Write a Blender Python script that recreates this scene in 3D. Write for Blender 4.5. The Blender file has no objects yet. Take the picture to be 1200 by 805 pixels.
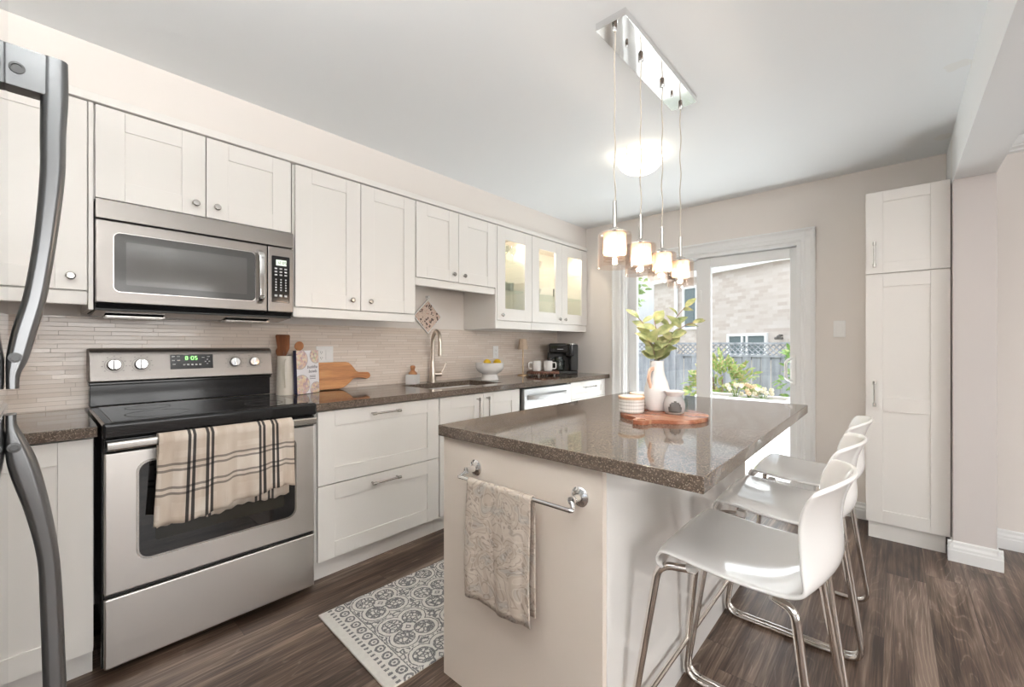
import bpy, bmesh, math, random
from math import pi, sin, cos, radians, sqrt
from mathutils import Vector, Matrix
random.seed(7)
S = bpy.context.scene
COL = S.collection

# ------------------------------------------------------------------ camera
cam_d = bpy.data.cameras.new('camera')
cam = bpy.data.objects.new('camera', cam_d); COL.objects.link(cam)
cam.location = (2.7674, 0.0, 1.2038)
cam.rotation_euler = (pi/2, 0, 0.73)
cam_d.sensor_width = 36.0
cam_d.lens = 500.5*36/1200
cam_d.shift_y = 0.00154
cam_d.clip_start = 0.05
S.camera = cam

# ------------------------------------------------------------------ colour management, sky, sun, daylight
vs = S.view_settings
vs.view_transform = 'Standard'; vs.look = 'None'; vs.gamma = 1.0; vs.use_curve_mapping = False
vs.exposure = 0.80
W = bpy.data.worlds.new('sky'); S.world = W; W.use_nodes = True
wn = W.node_tree.nodes; wl = W.node_tree.links
bg = wn['Background']
bg.inputs['Color'].default_value = (0.90, 0.95, 1.0, 1)
bg.inputs['Strength'].default_value = 1.0
_tc = wn.new('ShaderNodeTexCoord'); _sp = wn.new('ShaderNodeSeparateXYZ'); _mr = wn.new('ShaderNodeMapRange'); _mx = wn.new('ShaderNodeMix'); _mx.data_type = 'RGBA'
wl.new(_tc.outputs['Generated'], _sp.inputs[0]); wl.new(_sp.outputs[2], _mr.inputs[0]); _mr.inputs[1].default_value = 0.05; _mr.inputs[2].default_value = 0.75
wl.new(_mr.outputs[0], _mx.inputs[0]); _mx.inputs[6].default_value = (0.50, 0.525, 0.56, 1); _mx.inputs[7].default_value = (1.75, 1.85, 1.98, 1)
wl.new(_mx.outputs[2], bg.inputs['Color'])

def sun(name, energy, rot, angle, col):
    d = bpy.data.lights.new(name, 'SUN'); d.energy = energy; d.angle = angle; d.color = col
    o = bpy.data.objects.new(name, d); o.rotation_euler = rot; COL.objects.link(o); return o
sun('sun', 2.6, (radians(4), radians(25), 0), radians(2), (1.0, 0.96, 0.90))

def area(name, loc, rot, sx, sy, power, col):
    d = bpy.data.lights.new(name, 'AREA'); d.shape = 'RECTANGLE'; d.size = sx; d.size_y = sy
    d.energy = power; d.color = col
    o = bpy.data.objects.new(name, d); o.location = loc; o.rotation_euler = rot; COL.objects.link(o); return o
# daylight of the windows of the open living area: right-hand wall and the wall behind the camera
area('living_window_daylight', (6.32, 0.6, 1.40), (0, radians(82), 0), 1.4, 2.6, 42, (1.0, 0.985, 0.96))
# added lamp lying on the deck, stands in for daylight bounced indoors
area('deck_fill_light', (1.5, 4.26, 0.0), (radians(-160), 0, 0), 1.35, 0.36, 32, (0.93, 0.97, 1.0))
# added out-of-frame uplights that brighten the ceiling: place and power
FILL_UPLIGHTS = [((2.62, -0.55), 66), ((2.75, -1.45), 20), ((4.6, 0.9), 16)]
PEND = 1.9          # each pendant bulb

# ------------------------------------------------------------------ mesh helpers
def merge(bm, tmp, mi=0, M=None, keep=False):
    if not keep:
        for f in tmp.faces: f.material_index = mi
    if M is not None: bmesh.ops.transform(tmp, matrix=M, verts=tmp.verts)
    me = bpy.data.meshes.new('tmp'); tmp.to_mesh(me); tmp.free()
    bm.from_mesh(me); bpy.data.meshes.remove(me)
    return bm

def box(bm, x0, x1, y0, y1, z0, z1, bev=0.0, seg=2, mi=0, M=None):
    t = bmesh.new()
    v = [t.verts.new((x, y, z)) for x in (x0, x1) for y in (y0, y1) for z in (z0, z1)]
    for q in ((0,1,3,2),(4,6,7,5),(0,4,5,1),(2,3,7,6),(0,2,6,4),(1,5,7,3)): t.faces.new([v[i] for i in q])
    bmesh.ops.recalc_face_normals(t, faces=t.faces)
    if bev > 0:
        bmesh.ops.bevel(t, geom=list(t.edges), offset=bev, segments=seg, affect='EDGES', profile=0.5)
    return merge(bm, t, mi, M)

def prism(bm, poly, d0, d1, axis='z', mi=0, bev=0.0, seg=2, M=None):
    """polygon extruded along an axis; poly in the other two axes (cyclic order kept: x->(y,z), y->(x,z), z->(x,y))"""
    t = bmesh.new()
    def P(a, b, d):
        return (d, a, b) if axis == 'x' else ((a, d, b) if axis == 'y' else (a, b, d))
    A = [t.verts.new(P(a, b, d0)) for a, b in poly]; B = [t.verts.new(P(a, b, d1)) for a, b in poly]
    n = len(poly)
    t.faces.new(A); t.faces.new(B[::-1])
    for i in range(n): t.faces.new((A[i], B[i], B[(i+1) % n], A[(i+1) % n]))
    bmesh.ops.recalc_face_normals(t, faces=t.faces)
    if bev > 0:
        es = [e for e in t.edges if len(e.link_faces) == 2 and e.calc_face_angle(0) > 0.6]
        bmesh.ops.bevel(t, geom=es, offset=bev, segments=seg, affect='EDGES', profile=0.5)
    return merge(bm, t, mi, M)

def lathe(bm, prof, seg=32, mi=0, M=None, closed=False):
    t = bmesh.new(); rings = []
    for r, z in prof:
        if r < 1e-6: rings.append([t.verts.new((0, 0, z))])
        else: rings.append([t.verts.new((r*cos(2*pi*i/seg), r*sin(2*pi*i/seg), z)) for i in range(seg)])
    pairs = list(zip(rings, rings[1:]))
    if closed: pairs.append((rings[-1], rings[0]))
    for a, b in pairs:
        if len(a) == 1 and len(b) == 1: continue
        for i in range(seg):
            j = (i+1) % seg
            if len(a) == 1: t.faces.new((a[0], b[j], b[i]))
            elif len(b) == 1: t.faces.new((a[i], a[j], b[0]))
            else: t.faces.new((a[i], a[j], b[j], b[i]))
    bmesh.ops.recalc_face_normals(t, faces=t.faces)
    return merge(bm, t, mi, M)

def at(x, y, z): return Matrix.Translation((x, y, z))
def frame(o, zdir, xdir=None):
    """matrix that puts local z along zdir at o"""
    z = Vector(zdir).normalized()
    x = Vector(xdir) if xdir else (Vector((0, 0, 1)) if abs(z.z) < 0.9 else Vector((1, 0, 0)))
    y = z.cross(x).normalized(); x = y.cross(z).normalized()
    M = Matrix((x, y, z)).transposed().to_4x4(); M.translation = Vector(o); return M

def fillet(pts, r, n=6):
    P = [Vector(p) for p in pts]; out = [P[0]]
    for i in range(1, len(P)-1):
        a, b, c = P[i-1], P[i], P[i+1]
        d1, d2 = (a-b).normalized(), (c-b).normalized()
        rr = r[i-1] if isinstance(r, (list, tuple)) else r
        ang = d1.angle(d2)
        if ang > pi-0.02: out.append(b); continue
        k = min(rr/math.tan(ang/2), (a-b).length*0.49, (c-b).length*0.49)
        p1, p2 = b+d1*k, b+d2*k
        for s in range(n+1):
            q = s/n
            out.append(p1*(1-q)**2 + b*2*q*(1-q) + p2*q*q)
    out.append(P[-1]); return out

def sweep(bm, pts, sec, mi=0, up=None, caps=True, scale=None):
    """section (list of 2D points) carried along a path"""
    P = [Vector(p) for p in pts]; n = len(P); t = bmesh.new(); rings = []
    T = []
    for i in range(n):
        d = (P[min(i+1, n-1)]-P[max(i-1, 0)]); T.append(d.normalized())
    N = None
    for i in range(n):
        if up is not None: N = Vector(up)
        elif N is None: N = Vector((0, 0, 1)) if abs(T[0].z) < 0.9 else Vector((1, 0, 0))
        N = (N - T[i]*N.dot(T[i])).normalized(); B = T[i].cross(N)
        k = scale[i] if scale else 1.0
        kx, ky = k if isinstance(k, tuple) else (k, k)
        rings.append([t.verts.new(P[i] + N*a*kx + B*b*ky) for a, b in sec])
    m = len(sec)
    for a, b in zip(rings, rings[1:]):
        for i in range(m): t.faces.new((a[i], a[(i+1) % m], b[(i+1) % m], b[i]))
    if caps: t.faces.new(rings[0]); t.faces.new(rings[-1][::-1])
    bmesh.ops.recalc_face_normals(t, faces=t.faces)
    return merge(bm, t, mi)

def circ(r, n=12): return [(r*cos(2*pi*i/n), r*sin(2*pi*i/n)) for i in range(n)]
def tube(bm, pts, r, n=12, mi=0, scale=None, caps=True): return sweep(bm, pts, circ(r, n), mi, None, caps, scale)
def rrect(w, h, r, n=4, cx=0, cy=0):
    out = []
    for (sx, sy, a0) in ((1,1,0),(-1,1,90),(-1,-1,180),(1,-1,270)):
        for k in range(n+1):
            a = radians(a0+90*k/n)
            out.append((cx+sx*(w/2-r)+r*cos(a), cy+sy*(h/2-r)+r*sin(a)))
    return out

def sphere(bm, c, r, mi=0, sx=1, sy=1, sz=1, u=20, v=12, M=None):
    t = bmesh.new(); bmesh.ops.create_uvsphere(t, u_segments=u, v_segments=v, radius=r)
    m = Matrix.Translation(c) @ (M if M else Matrix()) @ Matrix.Diagonal((sx, sy, sz, 1))
    return merge(bm, t, mi, m)

def new(): return bmesh.new()

def rootM(o):
    M = Matrix()
    while o is not None:
        M = (Matrix.Translation(o.location) @ o.rotation_euler.to_matrix().to_4x4()) @ M
        o = o.parent
    return M

def obj(name, bm, mats, parent=None, local=False, smooth=True, ang=0.6, wn_=True):
    if parent is not None and not local:
        bmesh.ops.transform(bm, matrix=rootM(parent).inverted(), verts=bm.verts)
    for f in bm.faces: f.smooth = smooth
    if smooth:
        for e in bm.edges:
            if len(e.link_faces) == 2 and e.calc_face_angle(0) > ang: e.smooth = False
    me = bpy.data.meshes.new(name); bm.to_mesh(me); bm.free()
    for m in (mats if isinstance(mats, (list, tuple)) else [mats]): me.materials.append(m)
    o = bpy.data.objects.new(name, me); COL.objects.link(o)
    if smooth and wn_:
        w = o.modifiers.new('weighted_normal', 'WEIGHTED_NORMAL'); w.keep_sharp = True
    if parent is not None: o.parent = parent
    return o

def tag(o, label, cat, group=None):
    o['label'] = label; o['category'] = cat
    if group: o['group'] = group
    return o
def thing(name, label, cat, loc=(0, 0, 0), rotz=0.0, group=None):
    o = bpy.data.objects.new(name, None); o.empty_display_size = 0.05; COL.objects.link(o)
    o.location = loc; o.rotation_euler = (0, 0, rotz)
    return tag(o, label, cat, group)
def solo(name, bm, mats, loc, label, cat, group=None, **k):
    """a thing that is one mesh, built in world coordinates, origin put at loc"""
    bmesh.ops.translate(bm, verts=bm.verts, vec=-Vector(loc))
    o = obj(name, bm, mats, **k); o.location = loc
    return tag(o, label, cat, group)
def struct(name, bm, mats, parent=None, **k):
    o = obj(name, bm, mats, parent, **k)
    if parent is None: o['kind'] = 'structure'
    return o
def copy_tree(root, loc, rotz=None, label=None):
    r = root.copy(); COL.objects.link(r); r.location = loc
    if rotz is not None: r.rotation_euler = (0, 0, rotz)
    if label: r['label'] = label
    for ch in list(root.children):
        c = ch.copy(); COL.objects.link(c); c.parent = r
        for g in list(ch.children):
            d = g.copy(); COL.objects.link(d); d.parent = c
    return r

# ------------------------------------------------------------------ material helpers
def mat(name, col, rough=0.5, metal=0.0, spec=0.5, coat=0.0, **kw):
    m = bpy.data.materials.new(name); m.use_nodes = True
    b = m.node_tree.nodes['Principled BSDF']
    b.inputs['Base Color'].default_value = (*col, 1); b.inputs['Roughness'].default_value = rough
    b.inputs['Metallic'].default_value = metal; b.inputs['Specular IOR Level'].default_value = spec
    b.inputs['Coat Weight'].default_value = coat
    for k, v in kw.items(): b.inputs[k.replace('_', ' ')].default_value = v
    return m

class X:
    """a scalar socket with arithmetic"""
    def __init__(s, nt, sk): s.nt, s.sk = nt, sk
    def op(s, o, *a):
        n = s.nt.nodes.new('ShaderNodeMath'); n.operation = o
        for i, v in enumerate((s,)+a):
            if isinstance(v, X): s.nt.links.new(v.sk, n.inputs[i])
            else: n.inputs[i].default_value = v
        return X(s.nt, n.outputs[0])
    def c(s, v): return v if isinstance(v, X) else s.const(v)
    def const(s, v):
        n = s.nt.nodes.new('ShaderNodeValue'); n.outputs[0].default_value = v; return X(s.nt, n.outputs[0])
    def __add__(s, o): return s.op('ADD', o)
    __radd__ = __add__
    def __sub__(s, o): return s.op('SUBTRACT', o)
    def __rsub__(s, o): return s.const(o).op('SUBTRACT', s)
    def __mul__(s, o): return s.op('MULTIPLY', o)
    __rmul__ = __mul__
    def __truediv__(s, o): return s.op('DIVIDE', o)
    def fract(s): return s.op('FRACT')
    def floor(s): return s.op('FLOOR')
    def abs(s): return s.op('ABSOLUTE')
    def sin(s): return s.op('SINE')
    def sqrt(s): return s.op('SQRT')
    def min(s, o): return s.op('MINIMUM', o)
    def max(s, o): return s.op('MAXIMUM', o)
    def lt(s, o): return s.op('LESS_THAN', o)
    def gt(s, o): return s.op('GREATER_THAN', o)
    def mod(s, o): return s.op('FLOORED_MODULO', o)
    def ss(s, lo, hi):
        n = s.nt.nodes.new('ShaderNodeMapRange'); n.interpolation_type = 'SMOOTHSTEP'
        s.nt.links.new(s.sk, n.inputs[0]); n.inputs[1].default_value = lo; n.inputs[2].default_value = hi
        return X(s.nt, n.outputs[0])

class G:
    def __init__(s, m):
        s.m = m; s.nt = m.node_tree; s.b = s.nt.nodes['Principled BSDF']
    def coord(s, kind='Object'):
        n = s.nt.nodes.new('ShaderNodeTexCoord'); q = s.nt.nodes.new('ShaderNodeSeparateXYZ')
        s.nt.links.new(n.outputs[kind], q.inputs[0])
        return [X(s.nt, q.outputs[i]) for i in range(3)]
    def vec(s, x, y, z=0.0):
        n = s.nt.nodes.new('ShaderNodeCombineXYZ')
        for i, v in enumerate((x, y, z)):
            if isinstance(v, X): s.nt.links.new(v.sk, n.inputs[i])
            else: n.inputs[i].default_value = v
        return n.outputs[0]
    def noise(s, v, scale=1.0, detail=2.0, rough=0.5, dist=0.0):
        n = s.nt.nodes.new('ShaderNodeTexNoise'); s.nt.links.new(v, n.inputs['Vector'])
        n.inputs['Scale'].default_value = scale; n.inputs['Detail'].default_value = detail
        n.inputs['Roughness'].default_value = rough; n.inputs['Distortion'].default_value = dist
        return X(s.nt, n.outputs['Fac'])
    def vor(s, v, scale, feature='F1', rnd=1.0):
        n = s.nt.nodes.new('ShaderNodeTexVoronoi'); n.feature = feature
        s.nt.links.new(v, n.inputs['Vector']); n.inputs['Scale'].default_value = scale
        n.inputs['Randomness'].default_value = rnd
        q = s.nt.nodes.new('ShaderNodeSeparateXYZ')
        if feature == 'F1': s.nt.links.new(n.outputs['Color'], q.inputs[0])
        return X(s.nt, n.outputs['Distance']), X(s.nt, q.outputs[0]), X(s.nt, q.outputs[1])
    def white(s, v):
        n = s.nt.nodes.new('ShaderNodeTexWhiteNoise'); n.noise_dimensions = '3D'
        s.nt.links.new(v, n.inputs['Vector']); return X(s.nt, n.outputs['Value'])
    def mix(s, f, a, b):
        n = s.nt.nodes.new('ShaderNodeMix'); n.data_type = 'RGBA'
        if isinstance(f, X): s.nt.links.new(f.sk, n.inputs[0])
        else: n.inputs[0].default_value = f
        for i, v in ((6, a), (7, b)):
            if isinstance(v, tuple): n.inputs[i].default_value = (*v, 1)
            else: s.nt.links.new(v, n.inputs[i])
        return n.outputs[2]
    def ramp(s, f, stops):
        n = s.nt.nodes.new('ShaderNodeValToRGB'); s.nt.links.new(f.sk, n.inputs[0])
        e = n.color_ramp.elements
        while len(e) < len(stops): e.new(0.5)
        for q, (p, c) in zip(e, stops): q.position = p; q.color = (*c, 1)
        return n.outputs[0]
    def color(s, c): s.nt.links.new(c, s.b.inputs['Base Color'])
    def rough(s, x): s.nt.links.new(x.sk, s.b.inputs['Roughness'])
    def bump(s, h, strength=0.3, dist=0.002):
        n = s.nt.nodes.new('ShaderNodeBump'); n.inputs['Strength'].default_value = strength
        n.inputs['Distance'].default_value = dist
        s.nt.links.new(h.sk, n.inputs['Height']); s.nt.links.new(n.outputs[0], s.b.inputs['Normal'])

def glass_mat(name, tint=(0.97, 0.985, 0.98), ior=1.45, rough=0.0, gloss=1.0):
    """thin pane: clear transmission with a Fresnel reflection"""
    m = bpy.data.materials.new(name); m.use_nodes = True; nt = m.node_tree
    for n in list(nt.nodes): nt.nodes.remove(n)
    o = nt.nodes.new('ShaderNodeOutputMaterial'); mx = nt.nodes.new('ShaderNodeMixShader')
    t = nt.nodes.new('ShaderNodeBsdfTransparent'); g = nt.nodes.new('ShaderNodeBsdfGlossy'); lw = nt.nodes.new('ShaderNodeLayerWeight'); lw.inputs[0].default_value = 0.5
    f0 = ((ior-1)/(ior+1))**2
    pw = nt.nodes.new('ShaderNodeMath'); pw.operation = 'POWER'; nt.links.new(lw.outputs['Facing'], pw.inputs[0]); pw.inputs[1].default_value = 4.0
    f = nt.nodes.new('ShaderNodeMath'); f.operation = 'MULTIPLY_ADD'; nt.links.new(pw.outputs[0], f.inputs[0]); f.inputs[1].default_value = 0.75; f.inputs[2].default_value = f0
    t.inputs[0].default_value = (*tint, 1); g.inputs['Roughness'].default_value = rough
    g.inputs[0].default_value = (gloss, gloss, gloss, 1)
    nt.links.new(f.outputs[0], mx.inputs[0]); nt.links.new(t.outputs[0], mx.inputs[1]); nt.links.new(g.outputs[0], mx.inputs[2])
    nt.links.new(mx.outputs[0], o.inputs[0]); return m
def emit_mat(name, col, st):
    m = mat(name, (0.8, 0.8, 0.8)); b = m.node_tree.nodes['Principled BSDF']
    b.inputs['Emission Color'].default_value = (*col, 1); b.inputs['Emission Strength'].default_value = st; return m

# ------------------------------------------------------------------ materials
M_wall = mat('wall_paint', (0.81, 0.76, 0.715), 0.85, spec=0.2)
g = G(M_wall); x, y, z = g.coord(); g.bump(g.noise(g.vec(x, y, z), 180, 2), 0.08, 0.001)
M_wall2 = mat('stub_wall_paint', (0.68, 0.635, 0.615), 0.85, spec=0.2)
M_ceil = mat('ceiling_paint', (0.855, 0.875, 0.885), 0.9, spec=0.1)
g = G(M_ceil); x, y, z = g.coord(); nz_ = g.noise(g.vec(x, y, z), 22, 2)*0.06
def spot(cx, cy, r): return (((x-cx)*(x-cx) + (y-cy)*(y-cy)).sqrt() + nz_).lt(r)
g.color(g.mix(spot(2.972, 2.66, 0.07).max(spot(2.985, 3.52, 0.075))*0.35, (0.855, 0.875, 0.885), (0.80, 0.78, 0.72)))
M_trim = mat('trim_paint', (0.84, 0.84, 0.83), 0.4)
M_cab = mat('cabinet_white', (0.83, 0.80, 0.76), 0.32)
M_cabin = mat('cabinet_inside', (0.80, 0.76, 0.70), 0.45)
M_island = mat('island_gloss_white', (0.87, 0.85, 0.82), 0.08, coat=0.5)
M_endpanel = mat('island_end_panel', (0.84, 0.745, 0.655), 0.38)
M_black = mat('black_enamel', (0.012, 0.012, 0.013), 0.12)
M_blackm = mat('black_matte', (0.02, 0.02, 0.02), 0.5)
M_blackglass = mat('black_glass', (0.008, 0.008, 0.009), 0.03, coat=0.5)
M_ovenglass = mat('oven_window', (0.03, 0.028, 0.022), 0.06)
M_mwglass = mat('microwave_window', (0.10, 0.098, 0.094), 0.09, spec=0.8)
M_mwglass2 = mat('microwave_window_border', (0.075, 0.074, 0.072), 0.14)
M_chrome = mat('chrome', (0.82, 0.82, 0.82), 0.06, 1.0)
M_nickel = mat('brushed_nickel', (0.50, 0.48, 0.455), 0.26, 1.0)
M_tubechrome = mat('stool_chrome', (0.70, 0.66, 0.62), 0.10, 1.0)
M_bronze = mat('faucet_nickel', (0.66, 0.58, 0.50), 0.28, 1.0)
M_plastic = mat('white_gloss_plastic', (0.88, 0.855, 0.83), 0.06, coat=0.4)
M_ceram = mat('white_ceramic', (0.82, 0.80, 0.78), 0.22)
M_ceramb = mat('beige_ceramic', (0.66, 0.60, 0.52), 0.3)
M_whiteplate = mat('switch_plate_white', (0.90, 0.89, 0.87), 0.25)
M_dark = mat('dark_recess', (0.03, 0.028, 0.026), 0.6)
M_ink = mat('printed_legend', (0.55, 0.55, 0.55), 0.5)
M_inkd = mat('printed_legend_dark', (0.12, 0.11, 0.10), 0.5)
M_screw = mat('screw_dark', (0.10, 0.10, 0.10), 0.4, 0.8)
M_green = emit_mat('green_digits', (0.20, 1.0, 0.12), 1.6)
M_lcd = emit_mat('green_lcd', (0.32, 0.50, 0.30), 0.45)
M_glass = glass_mat('window_glass')
M_cabglass = glass_mat('cabinet_glass', (0.97, 0.975, 0.97), 1.6)
M_shelfglass = glass_mat('glass_shelf', (0.90, 0.95, 0.93), 1.5)
M_pendglass = glass_mat('pendant_glass', (0.97, 0.93, 0.90), 1.5)
M_drinkglass = glass_mat('drinking_glass', (0.86, 0.90, 0.88), 1.5)
M_bulb = emit_mat('lit_bulb', (1.0, 0.82, 0.58), 7)
M_bowlglass = emit_mat('lit_frosted_bowl', (1.0, 0.86, 0.66), 2.6)
M_lemon = mat('lemon_skin', (0.85, 0.55, 0.02), 0.4)
g = G(M_lemon); x, y, z = g.coord(); g.bump(g.noise(g.vec(x, y, z), 250, 2), 0.3, 0.001)
M_shade = mat('lampshade_beige', (0.62, 0.48, 0.36), 0.7)
M_brass = mat('lamp_brass', (0.62, 0.45, 0.28), 0.35, 1.0)
M_cord = mat('pendant_cord', (0.62, 0.56, 0.48), 0.5)

# brushed steel
def steel(name, col, axis_scale, r0=0.20, r1=0.34, bump=0.05):
    m = mat(name, col, 0.28, 1.0); g = G(m); x, y, z = g.coord()
    sx, sy, sz = axis_scale
    n = g.noise(g.vec(x*sx, y*sy, z*sz), 1.0, 3)
    g.rough(n*(r1-r0) + r0); g.bump(n, bump, 0.0006); return m
M_steel = steel('brushed_stainless', (0.70, 0.67, 0.64), (60, 3, 700), 0.33, 0.43, 0.02)
M_steelm = steel('microwave_stainless', (0.27, 0.25, 0.235), (60, 3, 700), 0.34, 0.44, 0.02)
M_steelv = steel('fridge_stainless', (0.66, 0.67, 0.68), (4, 300, 4), 0.04, 0.10, 0.015)
M_handle = mat('fridge_handle_grey', (0.19, 0.193, 0.197), 0.28, 0.85)
M_steelw = mat('dishwasher_steel', (0.66, 0.66, 0.66), 0.30, 0.9)
M_sink = mat('sink_steel', (0.85, 0.84, 0.83), 0.35, 0.25)

# pendant inner shade: ribbed translucent tan
M_ribs = bpy.data.materials.new('ribbed_inner_shade'); M_ribs.use_nodes = True
nt = M_ribs.node_tree; b = nt.nodes['Principled BSDF']
b.inputs['Base Color'].default_value = (0.85, 0.66, 0.48, 1); b.inputs['Roughness'].default_value = 0.5
tr = nt.nodes.new('ShaderNodeBsdfTranslucent'); tr.inputs[0].default_value = (0.78, 0.56, 0.38, 1)
tp = nt.nodes.new('ShaderNodeBsdfTransparent')
mx = nt.nodes.new('ShaderNodeMixShader'); mx.inputs[0].default_value = 0.55
mx2 = nt.nodes.new('ShaderNodeMixShader'); mx2.inputs[0].default_value = 0.12
nt.links.new(b.outputs[0], mx.inputs[1]); nt.links.new(tr.outputs[0], mx.inputs[2])
nt.links.new(mx.outputs[0], mx2.inputs[1]); nt.links.new(tp.outputs[0], mx2.inputs[2])
nt.links.new(mx2.outputs[0], nt.nodes['Material Output'].inputs[0])

# granite
M_granite = mat('brown_quartz_worktop', (0.15, 0.12, 0.10), 0.06, spec=0.42)
g = G(M_granite); x, y, z = g.coord()
v = g.vec(x, y, z)
d1, c1, c2 = g.vor(v, 400); d2, c3, c4 = g.vor(v, 650)
base = g.ramp(g.noise(v, 60, 4), [(0.3, (0.080, 0.058, 0.044)), (0.7, (0.135, 0.103, 0.080))])
k = g.mix(c1.gt(0.83)*0.75, base, (0.32, 0.25, 0.19))
k = g.mix(c3.gt(0.84)*0.7, k, (0.055, 0.042, 0.036))
k = g.mix(c2.gt(0.97)*0.6, k, (0.50, 0.43, 0.35))
g.color(k)

# backsplash: thin linear mosaic
M_tile = mat('linear_mosaic_tile', (0.7, 0.62, 0.55), 0.16)
g = G(M_tile); x, y, z = g.coord()
rowh = 0.0195
row = (z/rowh).floor()
r1 = g.white(g.vec(row, 3.0, 0.0)); r2 = g.white(g.vec(row, 9.0, 0.0))
tl = r2*0.12 + 0.13
yy = (y + r1*0.4)/tl
cell = yy.floor()
rc = g.white(g.vec(row, cell, 1.0)); rd = g.white(g.vec(row, cell, 7.0))
fz = (z/rowh).fract(); fy = yy.fract()
ez = (fz-0.5).abs(); ey = (fy-0.5).abs()
gr = ez.gt(0.445).max(ey.gt(0.4935))
tc = g.ramp(rc, [(0.0, (0.74, 0.635, 0.55)), (0.5, (0.78, 0.68, 0.595)), (1.0, (0.83, 0.74, 0.665))])
g.color(g.mix(gr*0.75, tc, (0.46, 0.375, 0.305)))
g.rough(rd*0.16 + 0.07 + gr*0.5)
h = (1.0-gr)*1.0 + (rc-0.5)*fz*0.8 + (rd-0.5)*fy*0.5
g.bump(h, 0.35, 0.0012)

# floor planks
M_floor = mat('wood_plank_floor', (0.12, 0.08, 0.06), 0.34, spec=0.35)
g = G(M_floor); x, y, z = g.coord()
pw, pl = 0.152, 1.22
i = (x/pw).floor(); ri = g.white(g.vec(i, 2.0, 0.0))
yo = y + ri*pl
j = (yo/pl).floor(); rp = g.white(g.vec(i, j, 0.0)); rq = g.white(g.vec(i, j, 5.0)); rs = g.white(g.vec(i, j, 11.0))
warp = g.noise(g.vec(x*1.0, y*1.0, rp*40), 9, 3, 0.6)
gn = g.noise(g.vec(x*7.0 + rp*37.0, y*0.62 + rq*51.0, rq*9.0), 1.0, 1.0, 0.4, 0.15)
lines = (gn*24.0 + warp*0.9).fract()
ln = ((lines-0.5).abs()*2.0).ss(0.55, 1.0)
stk = g.noise(g.vec(x*34 + rp*11, y*1.1 + rq*13, rs*5), 1.0, 2, 0.6)
fib = g.noise(g.vec(x*190 + rp*20, y*5.0, rq*3), 1.0, 3, 0.6)
blot = g.noise(g.vec(x*7 + rp*9, y*1.7, rq*7), 1.0, 3, 0.55)
tone = blot*0.50 + rs*0.20 + fib*0.40 + stk*0.50 - 0.32
k = g.ramp(tone, [(0.33, (0.034, 0.020, 0.014)), (0.48, (0.125, 0.080, 0.057)), (0.64, (0.29, 0.21, 0.160))])
k = g.mix((1.0-ln)*(0.10 + rs*0.30)*0.8, k, (0.045, 0.028, 0.020))
k = g.mix(((lines-0.5).abs()*2.0).ss(0.82, 1.0)*(0.06 + rs*0.34)*fib.ss(0.3, 0.6), k, (0.40, 0.33, 0.28))
ex = ((x/pw).fract()-0.5).abs(); eyy = ((yo/pl).fract()-0.5).abs()
seam = ex.gt(0.4915).max(eyy.gt(0.4988))
k = g.mix(seam*0.55, k, (0.03, 0.02, 0.016))
g.color(k); g.rough(fib*0.16 + 0.27); g.bump(fib*0.5 + ln*0.4 - seam*1.5, 0.12, 0.0012)

# timber
def wood(name, c0, c1, c2, axis='y', scale=1.0, rough=0.4):
    m = mat(name, c1, rough); g = G(m); x, y, z = g.coord()
    a = {'x': (3, 26, 26), 'y': (26, 3, 26), 'z': (26, 26, 3)}[axis]
    v = g.vec(x*a[0]*scale, y*a[1]*scale, z*a[2]*scale)
    n = g.noise(v, 1.0, 4, 0.6, 0.15)
    g.color(g.ramp(n, [(0.3, c0), (0.5, c1), (0.72, c2)])); return m
M_board = wood('acacia_cutting_board', (0.30, 0.10, 0.035), (0.58, 0.27, 0.105), (0.78, 0.46, 0.22), 'y', 0.8, 0.35)
M_board2 = wood('rosewood_serving_board', (0.17, 0.050, 0.025), (0.33, 0.115, 0.06), (0.56, 0.29, 0.17), 'x', 0.7, 0.25)
M_spoon = wood('dark_wooden_utensil', (0.12, 0.035, 0.015), (0.22, 0.075, 0.03), (0.30, 0.12, 0.05), 'z')
M_spoonl = wood('light_wooden_spoon', (0.34, 0.13, 0.05), (0.46, 0.20, 0.085), (0.55, 0.28, 0.13), 'z')
M_lid = wood('pale_wooden_lid', (0.60, 0.36, 0.20), (0.72, 0.48, 0.30), (0.80, 0.60, 0.42), 'x')
M_riser = wood('dark_wooden_riser', (0.09, 0.035, 0.02), (0.16, 0.065, 0.04), (0.24, 0.11, 0.07), 'x')
M_tan = mat('tan_handle', (0.76, 0.50, 0.36), 0.5)

# plaid tea towel (UV in metres)
M_plaid = mat('plaid_linen', (0.75, 0.68, 0.6), 0.9, spec=0.1)
g = G(M_plaid); u, v, _ = g.coord('UV')
wv = g.noise(g.vec(u*500, v*500, 0.0), 1.0, 2); lo = g.noise(g.vec(u*16, v*5, 0.0), 1.0, 2)
def bands(c, lst, w):
    r = None
    for p in lst:
        q = (c-p).abs().lt(w); r = q if r is None else r.max(q)
    return r
k = g.ramp(lo*0.7 + wv*0.3, [(0.35, (0.54, 0.44, 0.355)), (0.65, (0.74, 0.675, 0.60))])
soft = bands(u, [0.03, 0.20, 0.235, 0.36, 0.44], 0.017).max(bands(v, [0.045, 0.10, 0.22, 0.30], 0.016))
k = g.mix(soft*0.35, k, (0.50, 0.40, 0.31))
k = g.mix(bands(v, [0.105, 0.125, 0.185, 0.205, -0.185, -0.205], 0.0042)*0.72, k, (0.10, 0.085, 0.075))
k = g.mix(bands(u, [0.093, 0.109, 0.152, 0.168, 0.338, 0.354, 0.390, 0.406], 0.0050)*0.92, k, (0.018, 0.017, 0.02))
g.color(k); g.bump(wv, 0.4, 0.0008)

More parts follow.
